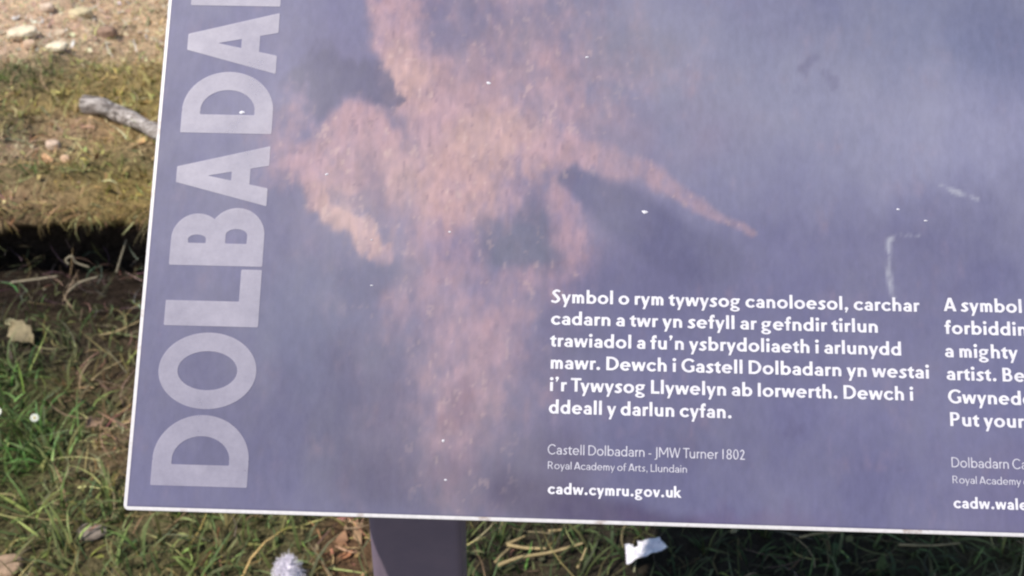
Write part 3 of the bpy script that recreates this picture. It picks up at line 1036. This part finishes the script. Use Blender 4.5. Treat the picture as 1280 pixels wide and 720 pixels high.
def trace(ch, s, res):
    """faces that fill the glyph: square cells clipped against the zero line of its field, full cells joined along each row"""
    key = (ch, s, res)
    if key in _CACHE:
        return _CACHE[key]
    f, xl, xr = glyph(ch, s)
    xs = np.arange(xl - 0.12, xr + 0.14, res)
    ys = np.arange(-0.40, 1.14, res)
    Xg, Yg = np.meshgrid(xs, ys)
    D = f(Xg, Yg)
    D = np.where(np.abs(D) < 1e-6, 1e-6, D)
    ins = D < 0
    polys = []
    cnt = ins[:-1, :-1].astype(int) + ins[1:, :-1] + ins[:-1, 1:] + ins[1:, 1:]
    for r in range(cnt.shape[0]):
        row = cnt[r]
        if not row.any():
            continue
        c_ = 0
        while c_ < len(row):
            k = row[c_]
            if k == 4:
                e = c_
                while e + 1 < len(row) and row[e + 1] == 4:
                    e += 1
                polys.append([(xs[c_], ys[r]), (xs[e + 1], ys[r]), (xs[e + 1], ys[r + 1]), (xs[c_], ys[r + 1])])
                c_ = e + 1
                continue
            if k:
                cs = [(r, c_), (r, c_ + 1), (r + 1, c_ + 1), (r + 1, c_)]
                P = []
                for q in range(4):
                    a0, a1 = cs[q], cs[(q + 1) % 4]
                    d0, d1 = D[a0], D[a1]
                    p0, p1 = (xs[a0[1]], ys[a0[0]]), (xs[a1[1]], ys[a1[0]])
                    if d0 < 0:
                        P.append(p0)
                    if (d0 < 0) != (d1 < 0):
                        tt = d0 / (d0 - d1)
                        P.append((p0[0] + (p1[0] - p0[0]) * tt, p0[1] + (p1[1] - p0[1]) * tt))
                if len(P) >= 3:
                    polys.append(P)
            c_ += 1
    _CACHE[key] = (polys, xl, xr)
    return _CACHE[key]


def line_layout(txt, s, track=0.0):
    pen, out = 0.0, []
    prev = None
    for ch in txt:
        if ch == ' ':
            pen += 0.25
            prev = None
            continue
        _, xl, xr = glyph(ch, s)
        l, r = bearing(ch, s)
        if prev in ('T',) and ch in 'yuaoew':
            pen -= 0.09
        if prev == "r" and ch == '.':
            pen -= 0.04
        out.append((ch, pen + l - xl))
        pen += l + (xr - xl) + r + track
        prev = ch
    return out, pen - r


def lettering(name, rows, s, mat, res=0.025, zoff=0.0007, xdir=(1, 0), ydir=(0, 1)):
    """rows: (text, u, v, cap height, x scale)"""
    V, Fs = [], {}
    for txt, u0, v0, cap, xs_ in rows:
        lay_, _w = line_layout(txt, s)
        for ch, pen in lay_:
            polys, xl, xr = trace(ch, s, res)
            for P in polys:
                st = len(V)
                for (gx, gy) in P:
                    a_, b_ = (pen + gx) * cap * xs_, gy * cap
                    V.append((u0 + a_ * xdir[0] + b_ * ydir[0], v0 + a_ * xdir[1] + b_ * ydir[1], zoff))
                Fs.setdefault(len(P), []).append(list(range(st, st + len(P))))
    return mesh_np(name, np.array(V), [np.array(f) for f in Fs.values()], mat, sign)


def row_fit(txt, s, pl, pr, cap):
    """a row whose ends lie at the two given points of the sheet"""
    u0, v0 = panel_uv(*pl)
    u1, v1 = panel_uv(*pr)
    _, wd = line_layout(txt, s)
    return [txt, u0, (v0 + v1) / 2, cap, (u1 - u0) / (wd * cap)]


ink, t, b = material('white_ink', (0.84, 0.83, 0.86), 0.45, 0.35)
t.links.new(ramp(t, noise(t, 260, 3, 0.6), [(0.3, (0.58, 0.57, 0.62)), (0.65, (0.70, 0.69, 0.74))]), b.inputs['Base Color'])
ink2, t, b = material('thin_white_ink', (0.66, 0.65, 0.71), 0.45, 0.35)
t.links.new(ramp(t, noise(t, 300, 3, 0.6), [(0.3, (0.42, 0.41, 0.48)), (0.7, (0.56, 0.55, 0.62))]), b.inputs['Base Color'])

SB = 0.195
welsh = [("Symbol o rym tywysog canoloesol, carchar", (688.5, 379), (1149, 388.5)),
         ("cadarn a twr yn sefyll ar gefndir tirlun", (688, 406.5), (1097, 416)),
         ("trawiadol a fu'n ysbrydoliaeth i arlunydd", (687, 434), (1126, 444.5)),
         ("mawr. Dewch i Gastell Dolbadarn yn westai", (687, 461.5), (1161, 474)),
         ("i'r Tywysog Llywelyn ab Iorwerth. Dewch i", (686, 488.5), (1141, 501)),
         ("ddeall y darlun cyfan.", (685, 516), (914, 523))]
rows = [row_fit(a_, SB, b_, c_, 0.0086) for a_, b_, c_ in welsh]
# even pitch and a common left margin, as set by the printer
vv = np.polyval(np.polyfit(range(6), [r[2] for r in rows], 1), range(6))
um = np.mean([r[1] for r in rows])
for r, v_ in zip(rows, vv):
    r[2] = v_
    r[1] = 0.5 * r[1] + 0.5 * um
xs_mean = float(np.mean([r[4] for r in rows]))
tag(lettering('welsh_paragraph', rows, SB, ink), 'six bold lines of Welsh text')
eng = [("A symbol", (1179, 389)), ("forbidding", (1180, 417.5)), ("a mighty", (1180, 446.5)), ("artist. Be", (1182, 475)), ("Gwynedd", (1184, 504)), ("Put your", (1186, 532.5))]
rows = []
for a_, p in eng:
    u0, v0 = panel_uv(*p)
    rows.append([a_, u0, v0, 0.0086, xs_mean * 1.0])
tag(lettering('english_paragraph', rows, SB, ink), 'six bold lines of English text')
r1 = row_fit("Castell Dolbadarn - JMW Turner 1802", 0.125, (684, 567), (931, 575.5), 0.0062)
r2 = row_fit("Royal Academy of Arts, Llundain", 0.125, (684, 585.5), (858.5, 591.5), 0.0046)
tag(lettering('welsh_caption', [r1, r2], 0.125, ink2, 0.03), 'two thin lines of Welsh picture caption')
r3 = row_fit("cadw.cymru.gov.uk", 0.205, (684, 617), (851, 622.5), 0.0068)
tag(lettering('welsh_web_address', [r3], 0.205, ink), 'bold Welsh web address')
e1 = ["Dolbadarn Castle - JMW Turner 1802", *panel_uv(1188, 584), 0.0062, r1[4]]
e2 = ["Royal Academy of Arts, London", *panel_uv(1189.5, 604), 0.0046, r2[4]]
tag(lettering('english_caption', [e1, e2], 0.125, ink2, 0.03), 'two thin lines of English picture caption')
e3 = ["cadw.wales.gov.uk", *panel_uv(1191, 635), 0.0068, r3[4]]
tag(lettering('english_web_address', [e3], 0.205, ink), 'bold English web address')

# big faint title up the left margin; each letter printed half strength over the wash
tm = bpy.data.materials.new('half_strength_ink')
tm.use_nodes = True
t = tm.node_tree
b = t.nodes['Principled BSDF']
b.inputs['Base Color'].default_value = (0.44, 0.415, 0.51, 1)
b.inputs['Roughness'].default_value = 0.42
b.inputs['Specular IOR Level'].default_value = 0.4
tr = t.nodes.new('ShaderNodeBsdfTransparent')
mx = t.nodes.new('ShaderNodeMixShader')
t.links.new(ramp(t, noise(t, 26, 6, 0.7), [(0.3, 0.38), (0.7, 0.62)]), mx.inputs[0])
t.links.new(tr.outputs[0], mx.inputs[1])
t.links.new(b.outputs[0], mx.inputs[2])
t.links.new(mx.outputs[0], t.nodes['Material Output'].inputs[0])
ST = 0.245
spans = [('D', 608, 519), ('O', 511.5, 416), ('L', 408, 336.5), ('B', 332.5, 260), ('A', 257, 182), ('D', 167, 90.5), ('A', 92, 16), ('R', 8, -62), ('N', -72, -150)]
UT, UB = 0.0162, 0.0772
CAPT = UB - UT
V, Fs = [], {}
for ch, ya, yb in spans:
    xm = 250 + (608 - ya) * 0.08
    v0, v1 = panel_uv(xm, ya)[1], panel_uv(xm + 7, yb)[1]
    polys, xl, xr = trace(ch, ST, 0.012)
    sc_ = (v1 - v0) / (xr - xl)
    for P in polys:
        st = len(V)
        for gx, gy in P:
            V.append((UB - gy * CAPT, v0 + (gx - xl) * sc_, 0.0007))
        Fs.setdefault(len(P), []).append(list(range(st, st + len(P))))
tag(mesh_np('title_lettering', np.array(V), [np.array(f) for f in Fs.values()], tm, sign), 'large pale capitals running up the left margin')

# chipped white specks on the face
rng = random.Random(3)
for px, py, r in ((734, 72, 0.0011), (806, 265, 0.0016), (611, 104, 0.0013), (554, 551, 0.0011), (557, 600, 0.0008), (408, 218, 0.001), (562, 290, 0.0009), (303, 141, 0.0014), (1122, 262, 0.0008), (1157, 276, 0.0009), (465, 357, 0.0008), (465, 300, 0.0006)):
    u, v = panel_uv(px, py)
    V, T, st = [], [], 0
    V.append((u, v, 0.0010))
    for k in range(7):
        a = 2 * math.pi * k / 7
        q = r * rng.uniform(0.55, 1.2)
        V.append((u + q * 1.25 * math.cos(a), v + q * 0.8 * math.sin(a), 0.0005))
    for k in range(7):
        T.append((st, st + 1 + k, st + 1 + (k + 1) % 7))
    mesh_np('chip_mark', np.array(V), [np.array(T)], ink, sign)

# posts and brackets
post_m, t, b = material('dark_painted_steel', (0.085, 0.078, 0.095), 0.5, 0.4)
t.links.new(ramp(t, noise(t, 14, 5, 0.6), [(0.3, (0.17, 0.135, 0.185)), (0.7, (0.235, 0.18, 0.225))]), b.inputs['Base Color'])
PD = 0.66                                      # distance of the posts from the viewer, along the ground


def box_arr(x0, x1, y0, y1, z0, z1, ztop=None, bev=0.006):
    """upright square tube with rounded corners; ztop(y) cuts its top"""
    P = rrect(x1 - x0, y1 - y0, bev, 4) + np.array([x0, y0])
    n = len(P)
    top = np.array([ztop(q[1]) if ztop else z1 for q in P])
    V = np.concatenate([np.column_stack([P, np.full(n, z0)]), np.column_stack([P, top])])
    Q = [(k, (k + 1) % n, n + (k + 1) % n, n + k) for k in range(n)]
    return V, [np.array(Q), np.array([list(range(n, 2 * n))]), np.array([list(range(n))[::-1]])]


def plane_z(y):
    # underside of the board above a point of the ground line
    v = (y - PO[1]) / PV[1]
    return PO[2] + PV[2] * v - (THK + 0.001) / abs(PV[1]) * 1.0


d = ray(520, 690)
tt = PD / d[1]
pxc = (CAM + d * tt)[0]
pww = 114 / FOC * (tt * (d @ fwd))
inv = PANEL_M.inverted()
ctr = (PO + PU * PWID / 2)[0]
for cxp in (pxc, 2 * ctr - pxc):
    V, P_ = box_arr(cxp - pww / 2, cxp + pww / 2, PD, PD + pww, -0.25, 1, ztop=lambda y_: plane_z(y_) - 0.012)
    V = np.array([tuple(inv @ Vector(q)) for q in V])
    po = mesh_np('post', V, P_, post_m, sign)
    u0 = (np.array([cxp, PD, plane_z(PD)]) - PO) @ PU
    v0 = (np.array([cxp, PD, plane_z(PD)]) - PO) @ PV
    # flat bracket bolted to the back of the board
    V, P_ = rounded_board(pww + 0.05, 0.22, 0.008, 0.006, 0.0015)
    V = V + np.array([u0 - pww / 2 - 0.025, v0 - 0.05, -THK - 0.0005])
    mesh_np('bracket', V, P_, post_m, sign)

# ------------------------------------------------------------------ separate things lying about
stone_m, t, b = material('weathered_stone', rough=0.9, spec=0.2)
a_ = node(t, 'ShaderNodeAttribute', attribute_name='pigment')
ns = noise(t, 60, 6, 0.65)
t.links.new(mixc(t, 'MULTIPLY', 0.8, a_.outputs['Color'], ramp(t, ns, [(0.3, 0.55), (0.7, 1.3)])), b.inputs['Base Color'])
bump(t, b, ns, 0.5, 0.01)


def icosphere(sub):
    import bmesh
    bm = bmesh.new()
    bmesh.ops.create_icosphere(bm, subdivisions=sub, radius=1)
    bm.verts.ensure_lookup_table()
    V = np.array([v.co[:] for v in bm.verts])
    F = np.array([[v.index for v in f.verts] for f in bm.faces])
    bm.free()
    return V, F


IV, IF = icosphere(3)


def stone(px, py, wpx, hr, col, label, seed, rz=0.0, name='stone', cat='stone'):
    q = ground_at(px, py)
    dist = (q - CAM) @ fwd
    rx = wpx / 2 / FOC * dist
    V = IV.copy()
    nn = fbm(V[:, 0] * 1.3 + seed * 3.1 + V[:, 2], V[:, 1] * 1.3 - V[:, 2] * 0.7, 3, 200 + seed)
    V = np.sign(V) * np.abs(V) ** 0.7
    V = V * (1 + 0.30 * nn[:, None])
    V = V * np.array([rx, rx * 0.75, rx * hr]) * 1.15
    ob = mesh_np(name, V, [IF], stone_m, smooth=False, col=np.tile(col, (len(V), 1)))
    ob.location = (q[0], q[1], q[2] + 0.006 + rx * hr * 0.45)
    ob.rotation_euler = (0.1, -0.08, rz)
    tag(ob, label, cat, group='loose stones on the grass')
    return ob


stone(28, 45, 33, 0.30, (0.80, 0.68, 0.50), 'flat cream stone near the top left corner, widest of the stones', 1, 0.3)
stone(72, 62, 22, 0.35, (0.78, 0.68, 0.50), 'small flat cream stone just below the cluster of tan stones', 2, -0.2)
stone(38, 60, 13, 0.8, (0.70, 0.50, 0.36), 'small peach coloured stone under the flat cream stone', 3)
stone(76, 47, 14, 0.6, (0.66, 0.52, 0.38), 'tan stone between two cream stones', 4, 0.5)
stone(60, 14, 14, 0.7, (0.72, 0.57, 0.45), 'pale pinkish stone at the top of the slope', 5)
stone(101, 22, 22, 0.5, (0.68, 0.57, 0.36), 'yellowish stone at the top of the slope beside dry grass', 6, 0.8)
stone(135, 45, 20, 0.6, (0.33, 0.22, 0.16), 'brown stone on the slope, darker than the cream stones', 7)
stone(68, 186, 15, 0.7, (0.68, 0.52, 0.40), 'pale pebble above the mossy lip of the bank', 8)
stone(84, 205, 11, 1.0, (0.70, 0.48, 0.32), 'orange tinted pebble nearest the mossy lip of the bank', 9)
stone(118, 668, 30, 0.32, (0.24, 0.20, 0.17), 'grey brown stone in the grass below the corner of the sign', 10, 0.3)
stone(5, 715, 40, 0.35, (0.36, 0.25, 0.17), 'flat brown stone at the bottom left corner', 11)


def tube_thing(name, pxs, radius_px, mat, label, cat, group=None, lift=0.004, taper=0.6, seg=7, wob=0.0, col=None, seed=0, hs=None, upright=None):
    pts = []
    for k, (px, py) in enumerate(pxs):
        q = ground_at(px, py)
        if upright:
            d = ray(px, py)
            q = CAM + d * (upright / d[1])
        pts.append(q + np.array([0, 0, lift + (hs[k] if hs else 0)]))
    pts = smooth_line(pts, 8)
    dist = (pts[0] - CAM) @ fwd
    r = radius_px / FOC * dist
    n = len(pts)
    rr = r * np.linspace(1, taper, n) * (1 + wob * fbm(np.linspace(0, 6, n), np.zeros(n), 3, seed + 5))
    V, F, T = tube_arrays(pts, rr, seg)
    c0 = V.mean(0)
    ob = mesh_np(name, V - c0, [F, T], mat, smooth=True, col=np.tile(col, (len(V), 1)) if col is not None else None)
    ob.location = c0
    tag(ob, label, cat, group=group)
    return ob


# weathered stick half under the sign
wood, t, b = material('weathered_wood', rough=0.85, spec=0.2)
g1 = noise(t, 20, 6, 0.65, stretch=(1, 6, 6))
t.links.new(ramp(t, g1, [(0.34, (0.06, 0.05, 0.045)), (0.5, (0.30, 0.26, 0.235)), (0.64, (0.66, 0.61, 0.58))]), b.inputs['Base Color'])
bump(t, b, g1, 0.8, 0.008)
tube_thing('stick', [(110, 144), (130, 146), (150, 155), (175, 166), (205, 182), (235, 196)], 11.5, wood, 'weathered grey broken stick lying half behind the left edge of the sign', 'stick',
           lift=0.03, taper=0.75, seg=14, wob=0.25, seed=3)

# pale stems tangled in the hollow and on the grass
stem_m, t, b = material('dead_stem', rough=0.8, spec=0.2)
a_ = node(t, 'ShaderNodeAttribute', attribute_name='pigment')
t.links.new(mixc(t, 'MULTIPLY', 0.7, a_.outputs['Color'], ramp(t, noise(t, 80, 4), [(0.3, 0.6), (0.7, 1.25)])), b.inputs['Base Color'])
GS = 'dead stems in the hollow of the bank'
PALE = (0.33, 0.29, 0.21)
for pts, lab, hs in (
        ([(14, 353), (45, 349), (72, 345)], 'long pale dead stem, leftmost in the dark hollow of the bank', None),
        ([(78, 372), (98, 354), (122, 346)], 'pale forked looking stem rising to the right in the dark hollow', (0, 0.01, 0.02)),
        ([(54, 361), (66, 366), (80, 371)], 'short pale stem sloping down to meet the rising one in the hollow', None),
        ([(146, 340), (151, 322), (158, 300)], 'upright pale stem in the hollow close to the edge of the sign', (0, 0.02, 0.04)),
        ([(133, 367), (147, 365), (160, 362)], 'short level grey stem at the foot of the hollow near the sign', None),
        ([(86, 330), (82, 325), (90, 320), (95, 328), (112, 334)], 'small curled loop of stem under the turf', (0.01, 0.02, 0.02, 0.01, 0)),
        ([(104, 364), (106, 376), (107, 388)], 'short pale stem pointing downhill from the hollow', None)):
    tube_thing('dry_twig', pts, 1.5, stem_m, lab, 'twig', GS, lift=0.0, seg=6, col=PALE, upright=2.07 + 0.008 * len(lab) % 0.05)
GT = 'dry stalks on the grass'
for pts, lab, r in (
        ([(118, 486), (134, 473), (155, 462)], 'pale straw stalk slanting towards the left edge of the sign', 1.9),
        ([(126, 430), (150, 424), (178, 411)], 'yellowish bent stalk just below the dark hollow', 1.6),
        ([(619, 715), (627, 706), (637, 697)], 'short slanting straw stalk nearest the post', 2.1),
        ([(634, 693), (656, 697), (682, 698)], 'level straw stalk to the right of the post', 2.4),
        ([(622, 719), (650, 709), (690, 702), (728, 691)], 'longest curved straw stalk right of the post', 2.6),
        ([(633, 692), (645, 687), (656, 682)], 'small straw stalk tucked under the bottom edge of the sign by the post', 1.9),
        ([(721, 722), (727, 710), (732, 697)], 'upright looking straw stalk left of the white scrap', 2.0),
        ([(685, 676), (694, 675), (704, 674)], 'yellow straw piece close under the bottom edge of the sign', 2.0),
        ([(1120, 693), (1160, 694), (1196, 691)], 'long thin straw stalk in the shade under the right of the sign', 1.7),
        ([(997, 684), (1020, 679), (1048, 677)], 'grey straw stalk in the shade under the middle of the sign', 1.6)):
    tube_thing('straw_stalk', pts, r, stem_m, lab, 'stalk', GT, lift=0.022, seg=6, col=(0.40, 0.31, 0.16))

# dead leaf
def leaf_thing(px, py, wpx, col, label, rz, name='dead_leaf', tilt=0.5):
    q = ground_at(px, py)
    r = wpx / 2 / FOC * ((q - CAM) @ fwd)
    nl, nw = 13, 7
    V = []
    for i in range(nl):
        s = i / (nl - 1)
        hw = r * 0.62 * math.sin(math.pi * min(1, s * 0.97 + 0.015)) ** 0.8 * (1 + 0.14 * math.sin(s * 23))
        for j in range(nw):
            t_ = j / (nw - 1) * 2 - 1
            V.append(((s - 0.5) * 2 * r, hw * t_, r * (0.28 * t_ * t_ + 0.22 * math.sin(s * 4 + t_) - 0.2 * (s - 0.5) ** 2)))
    F = [(i * nw + j, (i + 1) * nw + j, (i + 1) * nw + j + 1, i * nw + j + 1) for i in range(nl - 1) for j in range(nw - 1)]
    ob = mesh_np(name, np.array(V), [np.array(F)], MB_DRY, smooth=True, col=np.tile(col, (len(V), 1)))
    sm = ob.modifiers.new('thickness', 'SOLIDIFY')
    sm.thickness = 0.0006
    ob.location = (q[0], q[1], q[2] + 0.022)
    ob.rotation_euler = (tilt, 0.25, rz)
    tag(ob, label, 'leaf', group='fallen leaves')
    return ob


leaf_thing(30, 428, 42, (0.30, 0.25, 0.15), 'large pale tan leaf lying below the hollow at the left border', -0.6)
leaf_thing(18, 414, 16, (0.50, 0.46, 0.27), 'small pale yellow leaf beside the large tan leaf', 0.5)
leaf_thing(120, 540, 26, (0.36, 0.24, 0.16), 'pinkish brown leaf in the dry grass left of the sign', 1.1)
leaf_thing(912, 672, 22, (0.42, 0.36, 0.20), 'pale yellow leaf close under the bottom edge of the sign', 1.3, tilt=0.9)

# small white flowers
wp, t, b = material('petal', (0.75, 0.76, 0.68), 0.6, 0.2)
t.links.new(ramp(t, noise(t, 90, 3), [(0.3, (0.68, 0.70, 0.60)), (0.7, (0.80, 0.80, 0.74))]), b.inputs['Base Color'])
sg, t, b = material('green_stem', (0.10, 0.16, 0.04), 0.6, 0.2)
t.links.new(ramp(t, noise(t, 60, 3), [(0.3, (0.08, 0.13, 0.03)), (0.7, (0.14, 0.2, 0.06))]), b.inputs['Base Color'])
yl, t, b = material('flower_eye', (0.55, 0.40, 0.05), 0.7, 0.2)
t.links.new(ramp(t, noise(t, 200, 3), [(0.3, (0.45, 0.32, 0.04)), (0.7, (0.6, 0.46, 0.08))]), b.inputs['Base Color'])


def flower(px, py, wpx, label, lean):
    q = ground_at(px, py + 50)
    dist = (q - CAM) @ fwd
    r = wpx / 2 / FOC * dist
    root = empty('daisy', Matrix.Translation(Vector(q)))
    hgt = 0.085
    top = np.array([lean * 0.02, 0.0, hgt])
    V, F, T = tube_arrays(smooth_line([(0, 0, -0.005), (lean * 0.004, 0.003, hgt * 0.5), top], 5), [0.0011] * 11, 6)
    mesh_np('stem', V, [F, T], sg, root, smooth=True)
    V, F = [], []
    for k in range(11):
        a = 2 * math.pi * k / 11 + 0.2
        ca, sa = math.cos(a), math.sin(a)
        st = len(V)
        for rr, hw, z in ((0.2, 0.10, 0), (0.6, 0.2, 0.12), (1.0, 0.14, 0.05)):
            for sgn in (-1, 1):
                V.append((r * (rr * ca - sgn * hw * sa), r * (rr * sa + sgn * hw * ca), r * (z + 0.03 * (k % 3))))
        F += [(st, st + 2, st + 3, st + 1), (st + 2, st + 4, st + 5, st + 3)]
    Rm = Matrix.Rotation(0.75, 3, 'X') @ Matrix.Rotation(lean * 0.4, 3, 'Y')
    mesh_np('petals', np.array([np.array(Rm @ Vector(v_)) + top for v_ in V]), [np.array(F)], wp, root)
    Ve = IV * r * np.array([0.28, 0.28, 0.18]) + np.array([0, 0, r * 0.08])
    mesh_np('flower_centre', np.array([np.array(Rm @ Vector(v_)) + top for v_ in Ve]), [IF], yl, root, smooth=True)
    tag(root, label, 'flower', group='small white flowers')


flower(25, 510, 10, 'small white flower at the left border, the left one of two', -1)
flower(43, 517, 10, 'small white flower, right one of two in the bright green grass', 1)

# fluffy tuft of wool
wool, t, b = material('wool_fibre', (0.66, 0.63, 0.70), 0.9, 0.1)
t.links.new(ramp(t, noise(t, 70, 4), [(0.3, (0.72, 0.68, 0.78)), (0.7, (0.86, 0.82, 0.9))]), b.inputs['Base Color'])
q = ground_at(362, 734)
V = IV.copy()
V *= (1 + 0.35 * fbm(V[:, 0] * 2.2 + V[:, 2] * 1.3, V[:, 1] * 2.2 + V[:, 2], 4, 300))[:, None]
V[:, :2] *= (1 - 0.35 * V[:, 2:3])
V *= np.array([0.019, 0.020, 0.034])
Vs, Fs, off = [V], [IF], len(V)
Qs = []
rw = np.random.default_rng(5)
for k in range(620):
    d = rw.normal(0, 1, 3)
    d /= np.linalg.norm(d)
    p = d * np.array([0.016, 0.017, 0.030])
    p[:2] *= 1 - 0.35 * d[2]
    d = d + np.array([0, 0, 0.9])
    pts = [p]
    dirv = d + rw.normal(0, 0.6, 3)
    for s in range(5):
        dirv = dirv + rw.normal(0, 0.5, 3)
        dirv /= np.linalg.norm(dirv)
        pts.append(pts[-1] + dirv * rw.uniform(0.002, 0.0052))
    Vt, Ft, Tt = tube_arrays(pts, [0.0006, 0.0006, 0.0005, 0.0005, 0.0004, 0.0003], 4)
    Vs.append(Vt)
    Qs.append(Ft + off)
    Fs.append(Tt + off)
    off += len(Vt)
wo = mesh_np('wool_tuft', np.concatenate(Vs), [np.concatenate(Fs), np.concatenate(Qs)], wool, smooth=True)
wo.location = (q[0], q[1], q[2] + 0.022)
tag(wo, 'fluffy whitish tuft lying in the grass left of the post', 'tuft')

# crumpled scrap of white paper
pap, t, b = material('white_paper', (0.82, 0.80, 0.84), 0.7, 0.2)
t.links.new(ramp(t, noise(t, 45, 4), [(0.35, (0.74, 0.71, 0.77)), (0.65, (0.86, 0.85, 0.87))]), b.inputs['Base Color'])
q = ground_at(804, 703)
na, nb = 15, 9
V = []
for i in range(na):
    for j in range(nb):
        a, c_ = i / (na - 1) - 0.5, j / (nb - 1) - 0.5
        fold = 0.016 * abs(((a * 2.6 + c_ * 0.9) % 1.0) - 0.5) + 0.009 * abs(((c_ * 2.2 - a * 0.7) % 1.0) - 0.5)
        V.append((a * 0.066 * (1 - 0.2 * c_), c_ * 0.034 * (1 - 0.5 * a) + 0.016 * a, 0.4 * fold + 0.004 * float(fbm(a * 9, c_ * 9, 2, 400))))
F = [(i * nb + j, (i + 1) * nb + j, (i + 1) * nb + j + 1, i * nb + j + 1) for i in range(na - 1) for j in range(nb - 1) if not (i < 5 and j > 5 and (i + j) > 8)]
ps = mesh_np('paper_scrap', np.array(V), [np.array(F)], pap)
ps.modifiers.new('thickness', 'SOLIDIFY').thickness = 0.0005
ps.location = (q[0], q[1], q[2] + 0.03)
ps.rotation_euler = (0.0, -0.06, 0.12)
tag(ps, 'crumpled white paper scrap in the grass below the bottom edge of the sign', 'litter')
